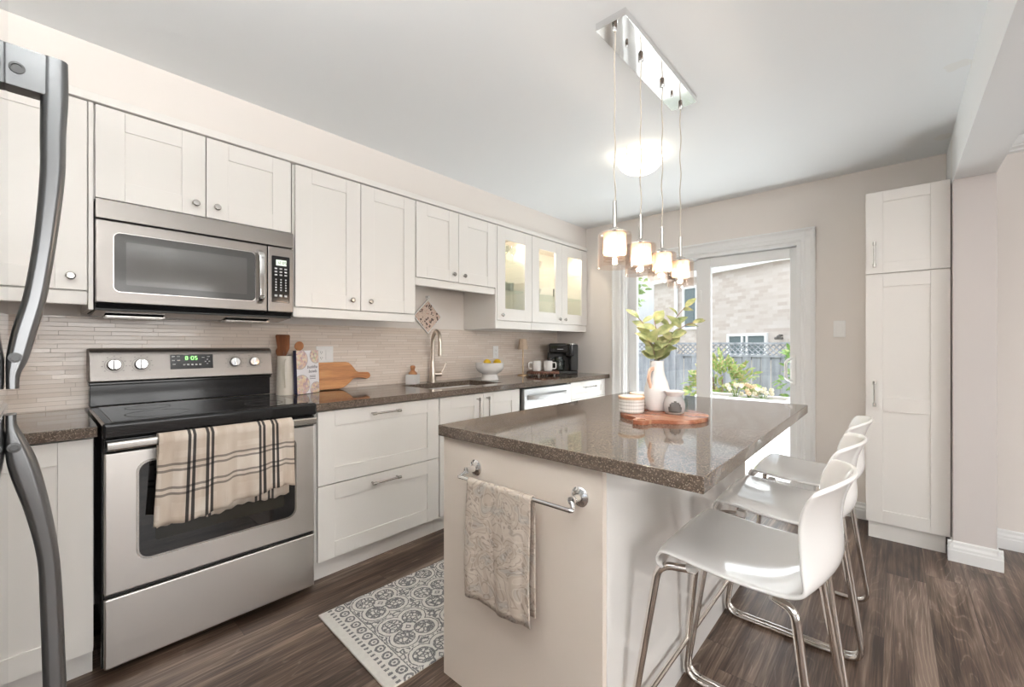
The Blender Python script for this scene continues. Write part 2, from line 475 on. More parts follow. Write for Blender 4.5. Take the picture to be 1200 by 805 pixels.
# paisley hand towel
M_pais = mat('paisley_towel', (0.6, 0.52, 0.45), 0.9, spec=0.1)
g = G(M_pais); u, v, _ = g.coord('UV')
w1 = g.noise(g.vec(u, v, 3.0), 9, 1); w2 = g.noise(g.vec(u, v, 8.0), 9, 1)
uu, vv = u + (w1-0.5)*0.10, v + (w2-0.5)*0.10
n1 = g.noise(g.vec(uu, vv, 1.0), 24, 0.5)
l1 = (((n1*7).fract()-0.5).abs()*2).ss(0.72, 0.95)
d, c1, c2 = g.vor(g.vec(uu, vv, 0.0), 15); ring = (((d*5.0).fract()-0.5).abs()*2).ss(0.7, 0.95)
dots = g.vor(g.vec(uu, vv, 0.0), 62)[0].lt(0.28)
k = g.ramp(n1, [(0.35, (0.60, 0.52, 0.445)), (0.52, (0.52, 0.435, 0.36)), (0.7, (0.47, 0.43, 0.385))])
k = g.mix(ring*0.48, k, (0.27, 0.21, 0.17)); k = g.mix(l1*0.50, k, (0.68, 0.60, 0.52)); k = g.mix(dots*c1.gt(0.35)*0.55, k, (0.26, 0.21, 0.18))
g.color(k); g.bump(g.noise(g.vec(u*600, v*600, 0.0), 1, 2), 0.4, 0.0008)

# rug
M_rug = mat('medallion_rug', (0.75, 0.72, 0.68), 0.95, spec=0.05)
g = G(M_rug); x, y, z = g.coord()
nz = g.noise(g.vec(x, y, 0.0), 55, 2); px = x + (nz-0.5)*0.010; py = y + (g.noise(g.vec(x, y, 4.0), 55, 2)-0.5)*0.010
T = 0.235
yf = py - 0.118
row = (yf/T).floor()
# quatrefoil medallions, every other row shifted half a tile
qx = ((px/T + row*0.5).fract()-0.5)*T; qy = ((yf/T).fract()-0.5)*T
ax, ay = qx.abs(), qy.abs()
dl = ((ax-0.048)*(ax-0.048) + (ay-0.048)*(ay-0.048)).sqrt()
lobe = dl-0.050
dc = (qx*qx+qy*qy).sqrt()
def outline(d, w): return d.abs().lt(w)
ink = lobe.gt(0.0075)*lobe.lt(0.0125)
inside = lobe.lt(-0.006)
inn = inside*lobe.gt(-0.012)
ve = g.vor(g.vec(px, py, 0.0), 52, 'DISTANCE_TO_EDGE')[0]
vs2 = g.vor(g.vec(px, py, 3.0), 44, 'DISTANCE_TO_EDGE')[0]
ink = ink.max(inn).max(inside*ve.lt(0.13))
ink = ink.max(dc.lt(0.037)*dc.gt(0.030))
ink = ink.max(lobe.gt(0.0165)*vs2.lt(0.13))
ink = ink*yf.gt(0.0)
# border: line, scallops, dashes
ink = ink.max(outline(yf+0.004, 0.0025)).max(outline(yf+0.014, 0.002)*0.0)
S1 = 0.052
sxx = ((px/S1).fract()-0.5)*S1
ds = (sxx*sxx + (yf+0.032)*(yf+0.032)).sqrt()
ink = ink.max(outline(ds-0.017, 0.0048)*yf.lt(-0.012)*yf.gt(-0.055)).max(ds.lt(0.006))
S2 = 0.026
s2 = ((px/S2).fract()-0.5).abs()*S2
ink = ink.max(s2.lt(0.0058)*(yf+0.071).abs().lt(0.009))
wear = g.noise(g.vec(x*1.0, y*1.0, 9.0), 240, 2)
ink = ink*wear.ss(0.32, 0.44)
k = g.mix(ink*0.85, g.mix(nz, (0.62, 0.585, 0.54), (0.78, 0.75, 0.705)), (0.10, 0.10, 0.11))
g.color(k); g.bump(wear*0.6 - ink*0.6, 0.6, 0.003)
M_rugback = mat('rug_binding', (0.66, 0.55, 0.43), 0.95)

# patterned trivet tile, canisters, book cover
M_trivet = mat('floral_tile', (0.75, 0.6, 0.52), 0.35)
g = G(M_trivet); x, y, z = g.coord(); v = g.vec(x, y, z)
d, c1, c2 = g.vor(v, 46); d2 = g.noise(v, 60, 1)
k = g.mix(d.lt(0.46)*c1.gt(0.40), (0.72, 0.58, 0.49), (0.10, 0.06, 0.05))
k = g.mix(d.lt(0.20)*c2.gt(0.5), k, (0.55, 0.16, 0.10)); k = g.mix((((d2*6).fract()-0.5).abs()).lt(0.07), k, (0.34, 0.22, 0.17))
g.color(k)
M_grid = mat('checked_ceramic', (0.82, 0.8, 0.77), 0.3)
g = G(M_grid); x, y, z = g.coord()
ang = y.op('ARCTAN2', x)
ga = ((ang*9.5).fract()-0.5).abs().gt(0.40); gz = (((z-0.004)/0.0135).fract()-0.5).abs().gt(0.40)
k = g.mix(ga.max(gz)*0.75, (0.83, 0.81, 0.77), (0.42, 0.38, 0.33)); k = g.mix(ga*gz*0.9, k, (0.12, 0.10, 0.09)); g.color(k)
M_cover = mat('book_cover', (0.85, 0.83, 0.84), 0.4)
g = G(M_cover); x, y, z = g.coord()     # local: x across the cover, z up
def disc(cx, cz, r):
    return (((x-cx)*(x-cx) + (z-cz)*(z-cz)).sqrt()).lt(r)
food = g.vor(g.vec(x, y*0.0, z), 75); fn = food[1]
fk = g.ramp(fn, [(0.0, (0.62, 0.40, 0.40)), (0.3, (0.80, 0.62, 0.40)), (0.5, (0.70, 0.55, 0.52)), (0.7, (0.48, 0.30, 0.34)), (0.85, (0.80, 0.74, 0.60)), (1.0, (0.42, 0.45, 0.25))])
bowls = disc(0.025, 0.205, 0.056).max(disc(0.146, 0.225, 0.042)).max(disc(0.035, 0.055, 0.056)).max(disc(0.142, 0.022, 0.042))
rim = disc(0.025, 0.205, 0.060).max(disc(0.146, 0.225, 0.047)).max(disc(0.035, 0.055, 0.060)).max(disc(0.142, 0.022, 0.046))
k = g.mix(rim, (0.84, 0.82, 0.84), (0.50, 0.45, 0.45)); k = g.mix(bowls, k, fk); g.color(k)
M_spine = mat('book_spine_navy', (0.02, 0.02, 0.05), 0.4)
M_pages = mat('book_pages', (0.80, 0.76, 0.68), 0.8)
M_title = mat('book_title_ink', (0.13, 0.12, 0.14), 0.6)

# plants and the yard
def leafmat(name, c0, c1, c2):
    m = mat(name, c1, 0.45); g = G(m); x, y, z = g.coord()
    n = g.noise(g.vec(x, y, z), 26, 3); g.color(g.ramp(n, [(0.3, c0), (0.5, c1), (0.7, c2)]))
    nt = m.node_tree; t = nt.nodes.new('ShaderNodeBsdfTranslucent'); mx = nt.nodes.new('ShaderNodeMixShader'); mx.inputs[0].default_value = 0.35
    nt.links.new(g.b.inputs['Base Color'].links[0].from_socket, t.inputs[0])
    nt.links.new(g.b.outputs[0], mx.inputs[1]); nt.links.new(t.outputs[0], mx.inputs[2]); nt.links.new(mx.outputs[0], nt.nodes['Material Output'].inputs[0])
    return m
M_leaf = leafmat('magnolia_leaf', (0.19, 0.24, 0.09), (0.38, 0.40, 0.18), (0.60, 0.54, 0.29))
M_bushleaf = leafmat('shrub_leaf', (0.10, 0.20, 0.05), (0.22, 0.38, 0.10), (0.48, 0.50, 0.22))
M_redleaf = leafmat('reddish_shrub_leaf', (0.16, 0.30, 0.08), (0.34, 0.42, 0.14), (0.62, 0.40, 0.26))
M_treeleaf = leafmat('tree_leaf', (0.14, 0.24, 0.08), (0.30, 0.44, 0.16), (0.55, 0.62, 0.36))
M_stem = mat('stem_brown', (0.24, 0.15, 0.11), 0.7)
M_flower = mat('cream_petal', (0.90, 0.84, 0.68), 0.6)
M_flowerp = mat('pale_peach_petal', (0.90, 0.72, 0.52), 0.6)
M_planter = mat('planter_white', (0.86, 0.84, 0.83), 0.5)
M_soil = mat('soil', (0.10, 0.07, 0.05), 0.95)
M_brick = mat('pale_brick', (0.6, 0.5, 0.44), 0.9)
g = G(M_brick); x, y, z = g.coord()
rw = (z/0.075).floor(); bx = (x/0.21 + rw*0.5); cw = bx.floor()
rb = g.white(g.vec(rw, cw, 0.0)); mort = ((z/0.075).fract()-0.5).abs().gt(0.43).max((bx.fract()-0.5).abs().gt(0.475))
nb = g.noise(g.vec(x, y, z), 1.2, 3)
k = g.ramp(rb*0.7 + nb*0.3, [(0.1, (0.54, 0.45, 0.40)), (0.5, (0.61, 0.53, 0.48)), (0.9, (0.68, 0.61, 0.57))])
g.color(g.mix(mort*0.6, k, (0.62, 0.56, 0.50)))
M_fence = mat('weathered_fence', (0.30, 0.31, 0.34), 0.9)
g = G(M_fence); x, y, z = g.coord(); nb = g.noise(g.vec(x*14, y*14, z*1.5), 1.0, 3)
g.color(g.ramp(nb, [(0.3, (0.24, 0.25, 0.28)), (0.7, (0.42, 0.43, 0.47))]))
M_deck = mat('pale_deck', (0.62, 0.60, 0.58), 0.7)
g = G(M_deck); x, y, z = g.coord(); nb = g.noise(g.vec(x*3, y*40, z), 1.0, 3)
k = g.ramp(nb, [(0.3, (0.50, 0.48, 0.47)), (0.7, (0.68, 0.66, 0.64))]); g.color(g.mix(((y/0.14).fract()-0.5).abs().gt(0.47), k, (0.2, 0.19, 0.18)))
M_yard = mat('gravel_and_grass', (0.4, 0.4, 0.36), 0.95)
g = G(M_yard); x, y, z = g.coord(); nb = g.noise(g.vec(x, y, z), 14, 5, 0.7)
g.color(g.ramp(nb, [(0.3, (0.28, 0.34, 0.18)), (0.5, (0.45, 0.45, 0.40)), (0.7, (0.62, 0.60, 0.57))]))
M_soffit = mat('white_eave', (0.85, 0.85, 0.85), 0.6)
M_roof = mat('grey_shingle', (0.30, 0.29, 0.29), 0.9)
M_housewin = mat('dark_window_glass', (0.16, 0.20, 0.21), 0.08)

# ================================================================== STRUCTURE
D = 3.835          # back wall plane
ZC = 2.413         # ceiling
XR = 6.4; YB = -3.2
bm = new(); box(bm, -0.2, XR+0.2, YB-0.2, D+0.12, -0.12, 0.0); struct('floor', bm, M_floor)
bm = new(); box(bm, -0.2, XR+0.2, YB-0.2, D+0.2, ZC, ZC+0.15); struct('ceiling', bm, M_ceil)
# left wall and the soffit above the wall cabinets
bm = new(); box(bm, -0.2, 0.0, -0.75, D+0.2, 0.0, ZC)
box(bm, 0.0, 0.372, -0.75, D, 2.212, ZC)
struct('wall_left', bm, M_wall)
bm = new(); box(bm, 0.0, 0.0075, -0.745, 2.47, 0.914, 1.334); box(bm, 0.0, 0.0075, 2.47, D-0.006, 0.914, 1.334)
struct('backsplash', bm, M_tile)
# the wall behind the refrigerator
bm = new(); box(bm, -0.2, 2.5, -0.90, -0.75, 0.0, ZC); struct('wall_front', bm, M_wall)
# back wall with the opening of the patio door
HX0, HX1, HZ = 0.771, 2.245, 1.985
bm = new()
box(bm, 0.0, HX0, D, D+0.2, 0.0, ZC); box(bm, HX1, XR, D, D+0.2, 0.0, ZC); box(bm, HX0, HX1, D, D+0.2, HZ, ZC)
struct('wall_back', bm, M_wall)
# stub wall beside the pantry and the beam that runs from it
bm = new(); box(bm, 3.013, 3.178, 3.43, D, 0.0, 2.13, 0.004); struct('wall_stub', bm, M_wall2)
bm = new(); box(bm, 3.013, 3.178, YB, D, 2.13, ZC, 0.003); struct('ceiling_beam', bm, M_ceil)
# far walls of the open living area, with windows
WY0, WY1, WZ0, WZ1 = -0.75, 1.95, 0.55, 2.1
bm = new()
box(bm, XR, XR+0.2, YB, WY0, 0, ZC); box(bm, XR, XR+0.2, WY1, D+0.2, 0, ZC)
box(bm, XR, XR+0.2, WY0, WY1, 0, WZ0); box(bm, XR, XR+0.2, WY0, WY1, WZ1, ZC)
struct('wall_right', bm, M_wall)
VX0, VX1 = 2.65, 5.55
bm = new()
box(bm, -0.2, VX0, YB-0.2, YB, 0, ZC); box(bm, VX1, XR+0.2, YB-0.2, YB, 0, ZC)
box(bm, VX0, VX1, YB-0.2, YB, 0, WZ0); box(bm, VX0, VX1, YB-0.2, YB, WZ1, ZC)
struct('wall_rear', bm, M_wall)
bm = new(); box(bm, -0.2, -0.0, YB, -0.90, 0, ZC); struct('wall_side', bm, M_wall)
def window_frame(name, axis, a0, a1, fixed, z0, z1):
    bm = new(); t = 0.06
    def bx(p0, p1, q0, q1):
        if axis == 'y': box(bm, fixed-0.03, fixed+0.03, p0, p1, q0, q1, 0.004)
        else: box(bm, p0, p1, fixed-0.03, fixed+0.03, q0, q1, 0.004)
    bx(a0, a0+t, z0, z1); bx(a1-t, a1, z0, z1); bx(a0+t, a1-t, z0, z0+t); bx(a0+t, a1-t, z1-t, z1)
    m = (a0+a1)/2; bx(m-t/2, m+t/2, z0+t, z1-t)
    o = struct(name, bm, M_trim)
    return o
window_frame('window_1', 'y', WY0, WY1, XR+0.05, WZ0, WZ1)
window_frame('window_2', 'x', VX0, VX1, YB-0.05, WZ0, WZ1)

# trim: strip over the cabinets, casing of the patio door, baseboards
bm = new(); box(bm, 0.0, 0.392, -0.74, D-0.002, 2.176, 2.212, 0.006, 2); struct('trim_1', bm, M_cab)
def casing_profile(): return [(0, 0), (0.09, 0), (0.09, 0.022), (0.080, 0.026), (0.062, 0.017), (0.030, 0.015), (0.022, 0.020), (0.008, 0.018), (0, 0.012)]
bm = new()
cp = casing_profile()
prism(bm, [(HX0-a, D-b) for a, b in cp], 0.0, HZ+0.09, 'z')
prism(bm, [(HX1+a, D-b) for a, b in cp], 0.0, HZ+0.09, 'z')
prism(bm, [(D-b, HZ+a) for a, b in cp], HX0-0.09, HX1+0.09, 'x')
struct('trim_2', bm, M_trim, ang=0.15, wn_=False)
bb = [(0, 0), (0.020, 0), (0.020, 0.060), (0.017, 0.066), (0.017, 0.078), (0.010, 0.090), (0.009, 0.105), (0.0, 0.112)]
bm = new(); prism(bm, [(D-a, b) for a, b in bb], HX1+0.09, 2.63, 'x'); prism(bm, [(D-a, b) for a, b in bb], 3.178, XR, 'x')
struct('baseboard_back', bm, M_trim, ang=0.15, wn_=False)
bm = new()
prism(bm, [(3.43-a, b) for a, b in bb], 2.9915, 3.1995, 'x')
prism(bm, [(3.178+a, b) for a, b in bb], 3.4125, D-0.02, 'y')
prism(bm, [(3.013-a, b) for a, b in bb], 3.4125, 3.486, 'y')
struct('baseboard_stub', bm, M_trim, ang=0.15, wn_=False)
bm = new(); prism(bm, [(D-a*3, ZC-b*0.75) for a, b in bb], 3.178, XR, 'x'); struct('trim_3', bm, M_trim, ang=0.15, wn_=False)

# sliding patio door
door = bpy.data.objects.new('door_1', None); COL.objects.link(door); door.location = (1.5, D, 0); door['kind'] = 'structure'
bm = new()
box(bm, HX0, HX0+0.028, D-0.004, D+0.19, 0.0, HZ, 0.003); box(bm, HX1-0.028, HX1, D-0.004, D+0.19, 0.0, HZ, 0.003)
box(bm, HX0+0.028, HX1-0.028, D-0.004, D+0.19, HZ-0.028, HZ, 0.003); box(bm, HX0+0.028, HX1-0.028, D+0.0, D+0.19, 0.0, 0.03, 0.003)
for k in (0.030, 0.085):     # jamb stops
    box(bm, HX0+0.028, HX0+0.036, D+k-0.006, D+k, 0.03, HZ-0.028)
obj('door_frame', bm, M_trim, door)
def door_panel(name, x0, x1, y0, y1, sl, sr, ztop=1.952, zb=0.034, rt=0.082, rb=0.11):
    bm = new()
    box(bm, x0, x0+sl, y0, y1, zb, ztop, 0.004); box(bm, x1-sr, x1, y0, y1, zb, ztop, 0.004)
    box(bm, x0+sl, x1-sr, y0+0.002, y1-0.002, ztop-rt, ztop, 0.004); box(bm, x0+sl, x1-sr, y0+0.002, y1-0.002, zb, zb+rb, 0.004)
    p = obj(name, bm, M_trim, door)
    bm = new(); ym = (y0+y1)/2
    box(bm, x0+sl-0.004, x1-sr+0.004, ym-0.003, ym+0.003, zb+rb-0.004, ztop-rt+0.004)
    obj('glass_pane', bm, M_glass, p); return p
pf = door_panel('fixed_panel', 0.80, 1.56, D+0.10, D+0.145, 0.085, 0.085)
ps = door_panel('sliding_panel', 1.474, 2.222, D+0.035, D+0.08, 0.118, 0.052)
bm = new()
hp = fillet([(2.188, D+0.034, 0.925), (2.150, D-0.012, 0.945), (2.150, D-0.012, 1.085), (2.188, D+0.034, 1.105)], 0.05, 8)
sweep(bm, hp, rrect(0.016, 0.022, 0.006), 0)
box(bm, 2.178, 2.212, D+0.022, D+0.035, 0.90, 1.13, 0.006)
obj('handle', bm, M_whiteplate, ps)
bm = new(); box(bm, 1.500, 1.520, D+0.026, D+0.035, 1.58, 1.68, 0.004); obj('latch', bm, M_trim, ps)

# ================================================================== CABINETS
def shaker(bm, ax, f, t, a0, a1, z0, z1, st=0.088, rl=0.080, mids=(), glass=False, rb=None):
    """shaker front. ax 'x': face plane x=f looking +x (a = y); ax 'y': face plane y=f looking -y (a = x)"""
    rb = rb or rl
    def bx(p0, p1, q0, q1, d0, d1, bev=0.0018):
        if ax == 'x': box(bm, f-d1, f-d0, p0, p1, q0, q1, bev, 2)
        else: box(bm, p0, p1, f+d0, f+d1, q0, q1, bev, 2)
    bx(a0, a0+st, z0, z1, 0, t); bx(a1-st, a1, z0, z1, 0, t)
    zs = [z0+rb] + [v for m in mids for v in m] + [z1-rl]
    bx(a0+st, a1-st, z0, z0+rb, 0.0004, t); bx(a0+st, a1-st, z1-rl, z1, 0.0004, t)
    for m in mids: bx(a0+st, a1-st, m[0], m[1], 0.0004, t)
    if not glass:
        for q0, q1 in zip(zs[0::2], zs[1::2]): bx(a0+st-0.003, a1-st+0.003, q0-0.003, q1+0.003, 0.007, t-0.002, 0)
    return bm
def knob_bm(p, d):
    bm = new(); lathe(bm, [(0, 0), (0.007, 0), (0.0055, 0.010), (0.008, 0.014), (0.0145, 0.017), (0.0150, 0.022), (0.011, 0.027), (0, 0.028)], 20, 0, frame(p, d)); return bm
def bar_handle_bm(p0, p1, d, so=0.030, r=0.0055):
    bm = new(); p0, p1, d = Vector(p0), Vector(p1), Vector(d)
    a = (p1-p0).normalized()
    tube(bm, [p0+d*so-a*0.004, p1+d*so+a*0.004], r, 12)
    for p in (p0, p1):
        tube(bm, [p, p+d*(so)], r*0.95, 12); lathe(bm, [(0, -0.011), (r*1.5, -0.011), (r*1.5, 0.011), (0, 0.011)], 14, 0, frame(p+d*so, a))
    return bm
def carcass(bm, x0, x1, y0, y1, z0, z1, t=0.016, top=True, shelf=None, openx=True, mi=0):
    box(bm, x0, x1, y0, y0+t, z0, z1, 0, 2, mi); box(bm, x0, x1, y1-t, y1, z0, z1, 0, 2, mi)
    box(bm, x0, x1, y0+t, y1-t, z0, z0+t, 0, 2, mi); box(bm, x0, x0+0.008, y0+t, y1-t, z0+t, z1-(t if top else 0), 0, 2, mi)
    if top: box(bm, x0, x1, y0+t, y1-t, z1-t, z1, 0, 2, mi)
    return bm

XB = 0.622       # base door face
XU = 0.385       # wall door face
ZB0, ZB1 = 0.112, 0.868
CT = 0.914
def toe(y0, y1, x=0.56):
    bm = new(); box(bm, x-0.016, x, y0, y1, 0.0, 0.105); return bm

# --- base cabinet left of the range
t = thing('base_cabinet', 'white shaker base cabinet left of the range, beside the refrigerator', 'cabinet', (0.3, -0.10, 0))
bm = new(); carcass(bm, 0.01, 0.600, -0.335, 0.142, 0.105, 0.873, top=False); obj('body', bm, M_cab, t)
bm = new(); shaker(bm, 'x', XB, 0.019, -0.332, 0.140, 0.104, ZB1); obj('door', bm, M_cab, t)
obj('toe_kick', toe(-0.335, 0.142), M_cab, t)
# --- two-drawer base
t = thing('drawer_cabinet', 'white base cabinet with two deep shaker drawers right of the range', 'cabinet', (0.3, 1.32, 0))
bm = new(); carcass(bm, 0.01, 0.600, 0.932, 1.708, 0.105, 0.873, top=False); obj('body', bm, M_cab, t)
for z0, z1, hz in ((0.494, ZB1, 0.829), (ZB0, 0.489, 0.447)):
    bm = new(); shaker(bm, 'x', XB, 0.019, 0.944, 1.704, z0, z1); d = obj('drawer', bm, M_cab, t)
    obj('handle', bar_handle_bm((XB, 1.240, hz), (XB, 1.396, hz), (1, 0, 0)), M_nickel, d)
obj('toe_kick', toe(0.932, 1.708), M_cab, t)
# --- sink base
t = thing('sink_cabinet', 'white two-door shaker base cabinet under the sink', 'cabinet', (0.3, 2.10, 0))
bm = new(); carcass(bm, 0.01, 0.600, 1.711, 2.489, 0.105, 0.873, top=False); obj('body', bm, M_cab, t)
for y0, y1, hy in ((1.713, 2.097, 2.035), (2.101, 2.485, 2.128)):
    bm = new(); shaker(bm, 'x', XB, 0.019, y0, y1, ZB0, ZB1); d = obj('door', bm, M_cab, t)
    obj('handle', bar_handle_bm((XB, hy, 0.690), (XB, hy, 0.832), (1, 0, 0)), M_nickel, d)
obj('toe_kick', toe(1.711, 2.489), M_cab, t)
# --- dishwasher
t = thing('dishwasher', 'stainless steel dishwasher with a bowed bar handle', 'dishwasher', (0.3, 2.83, 0))
bm = new(); box(bm, 0.02, 0.598, 2.505, 3.160, 0.02, 0.868, 0.004); obj('body', bm, M_blackm, t)
bm = new(); box(bm, 0.600, 0.640, 2.520, 3.158, 0.115, 0.862, 0.008); d = obj('door', bm, M_steelw, t)
bm = new()
hp = [(0.641+0.040*sin(pi*k/20)**0.6, 2.56+0.52*k/20, 0.795-0.006*sin(pi*k/20)) for k in range(21)]
sweep(bm, hp, rrect(0.036, 0.014, 0.006), 0, up=(0, 0, 1)); obj('handle', bm, M_steelw, d)
bm = new(); box(bm, 0.560, 0.575, 2.52, 3.158, 0.021, 0.113); obj('toe_kick', bm, M_blackm, t)
# --- last base with a drawer
t = thing('base_cabinet', 'white base cabinet with a slim top drawer beside the patio door', 'cabinet', (0.3, 3.49, 0))
bm = new(); carcass(bm, 0.01, 0.600, 3.166, 3.825, 0.105, 0.873, top=False); obj('body', bm, M_cab, t)
bm = new(); shaker(bm, 'x', XB, 0.019, 3.183, 3.785, 0.715, ZB1, 0.075, 0.048); d = obj('drawer', bm, M_cab, t)
obj('handle', bar_handle_bm((XB, 3.385, 0.815), (XB, 3.560, 0.815), (1, 0, 0)), M_nickel, d)
bm = new(); shaker(bm, 'x', XB, 0.019, 3.183, 3.785, ZB0, 0.711); obj('door', bm, M_cab, t)
obj('toe_kick', toe(3.166, 3.825), M_cab, t)

# --- worktops
bm = new(); box(bm, 0.008, 0.647, -0.74, 0.150, 0.875, CT, 0.003)
solo('worktop', bm, M_granite, (0.33, -0.3, 0.875), 'short brown speckled stone worktop left of the range', 'worktop')
SX0, SX1, SY0, SY1 = 0.14, 0.525, 1.745, 2.405
def slab_hole(x0, x1, y0, y1, z0, z1, hx0, hx1, hy0, hy1):
    bm = new(); xs = [x0, hx0, hx1, x1]; ys = [y0, hy0, hy1, y1]; V = {}
    for k, z in enumerate((z0, z1)):
        for i in range(4):
            for j in range(4): V[i, j, k] = bm.verts.new((xs[i], ys[j], z))
    for i in range(3):
        for j in range(3):
            if (i, j) == (1, 1): continue
            for k in (0, 1): bm.faces.new([V[a, b, k] for a, b in ((i, j), (i+1, j), (i+1, j+1), (i, j+1))])
    for k in range(3):
        for a, b in (((k, 0), (k+1, 0)), ((k, 3), (k+1, 3)), ((0, k), (0, k+1)), ((3, k), (3, k+1))):
            bm.faces.new((V[a[0], a[1], 0], V[b[0], b[1], 0], V[b[0], b[1], 1], V[a[0], a[1], 1]))
    for a, b in (((1, 1), (2, 1)), ((1, 2), (2, 2)), ((1, 1), (1, 2)), ((2, 1), (2, 2))):
        bm.faces.new((V[a[0], a[1], 0], V[b[0], b[1], 0], V[b[0], b[1], 1], V[a[0], a[1], 1]))
    bmesh.ops.recalc_face_normals(bm, faces=bm.faces); return bm
bm = slab_hole(0.008, 0.647, 0.926, D-0.001, 0.875, CT, SX0, SX1, SY0, SY1)
es = [e for e in bm.edges if all(abs(v.co.x-0.647) < 1e-4 for v in e.verts) and abs(e.verts[0].co.z-e.verts[1].co.z) < 1e-5]
bmesh.ops.bevel(bm, geom=es, offset=0.003, segments=2, affect='EDGES')
solo('worktop', bm, M_granite, (0.33, 2.4, 0.875), 'long brown speckled stone worktop holding the sink', 'worktop')
# --- undermount sink
bm = new(); e = 0.012
x0, x1, y0, y1 = SX0-e, SX1+e, SY0-e, SY1+e; zt, zb = 0.8745, 0.70
for a in ((x0, x0+e-0.004, y0, y1), (x1-e+0.004, x1, y0, y1), (x0, x1, y0, y0+e-0.004), (x0, x1, y1-e+0.004, y1)): box(bm, a[0], a[1], a[2], a[3], zb, zt)
box(bm, x0, x1, y0, y1, zb-0.004, zb+0.004)
s = solo('sink', bm, M_sink, (0.33, 2.07, zb), 'undermount stainless steel sink set in the long worktop', 'sink')
bm = new(); lathe(bm, [(0, 0.002), (0.035, 0.002), (0.04, 0.0055), (0.045, 0.0055), (0.046, 0.0)], 24, 0, at(0.33, 2.07, zb+0.004)); obj('drain', bm, M_chrome, s)
# --- faucet
FX, FY = 0.065, 2.085
t = thing('faucet', 'brushed nickel gooseneck kitchen faucet behind the sink', 'faucet', (FX, FY, CT))
dv = Vector((0.95, -0.30, 0)).normalized()
bm = new(); lathe(bm, [(0, 0), (0.032, 0), (0.032, 0.006), (0.027, 0.012), (0.026, 0.05), (0.024, 0.10), (0.018, 0.135), (0.0155, 0.16), (0, 0.16)], 24, 0, at(FX, FY, CT)); obj('base', bm, M_bronze, t)
bm = new(); R = 0.080
pts = [Vector((FX, FY, CT+0.155)), Vector((FX, FY, CT+0.30))]
for k in range(1, 17):
    a = pi*k/16; pts.append(Vector((FX, FY, CT+0.315+R*sin(a))) + dv*(R-R*cos(a)))
pts.append(pts[-1]+Vector((0, 0, -0.05)))
tube(bm, pts, 0.0152, 14); obj('spout', bm, M_bronze, t)
bm = new(); e0 = pts[-1]; lathe(bm, [(0, -0.06), (0.015, -0.06), (0.017, -0.05), (0.0155, 0.0), (0.0145, 0.008), (0, 0.008)], 20, 0, at(*e0)); obj('spray_head', bm, M_bronze, t)
bm = new(); rv = Vector((0.50, 0.86, 0)).normalized(); c = Vector((FX, FY, CT+0.062))
tube(bm, [c+rv*0.015, c+rv*0.070], 0.019, 16); tube(bm, [c+rv*0.055, c+rv*0.080+Vector((0, 0, 0.03)), c+rv*0.105+Vector((0, 0, 0.085))], 0.0075, 10, scale=[1.4, 1.0, 1.1]); sphere(bm, c+rv*0.105+Vector((0, 0, 0.085)), 0.008)
obj('lever', bm, M_bronze, t)

# --- wall cabinets
def wall_cab(name, label, y0, y1, z0, doors, rail=None, sides=(), zt=2.172, fillers=()):
    t = thing(name, label, 'cabinet', (0.19, (y0+y1)/2, z0))
    bm = new(); carcass(bm, 0.004, 0.364, y0, y1, z0, zt); obj('body', bm, M_cab, t)
    for a, b, ky, kz in doors:
        bm = new(); shaker(bm, 'x', XU, 0.019, a, b, z0+0.003, zt-0.002, 0.088, 0.080); d = obj('door', bm, M_cab, t)
        if ky: obj('knob', knob_bm((XU, ky, kz), (1, 0, 0)), M_nickel, d)
    if rail:
        bm = new(); box(bm, 0.345, 0.378, y0, y1, rail[0], z0-0.0005, 0.006); obj('light_rail', bm, M_cab, t)
    for a, b, q0, q1 in sides:
        bm = new(); box(bm, 0.004, 0.384, a, b, q0, q1, 0.002); obj('side_panel', bm, M_cab, t)
    return t
wall_cab('wall_cabinet', 'white shaker wall cabinet left of the microwave, behind the refrigerator handle', -0.32, 0.141, 1.417, [(-0.318, 0.1385, 0.092, 1.472)], (1.363,), [(0.1415, 0.1565, 1.345, 2.172)])
wall_cab('wall_cabinet', 'short white two-door shaker wall cabinet directly above the microwave', 0.158, 0.913, 1.795, [(0.162, 0.5285, 0.490, 1.850), (0.5325, 0.905, 0.572, 1.850)])
wall_cab('wall_cabinet', 'tall white two-door shaker wall cabinet right of the microwave', 0.918, 1.698, 1.408, [(0.928, 1.3015, 1.245, 1.468), (1.3055, 1.694, 1.362, 1.468)], (1.354,))
wall_cab('wall_cabinet', 'short white two-door shaker wall cabinet above the sink', 1.700, 2.465, 1.660, [(1.704, 2.0735, 2.024, 1.716), (2.0775, 2.4635, 2.125, 1.716)], (1.608,))
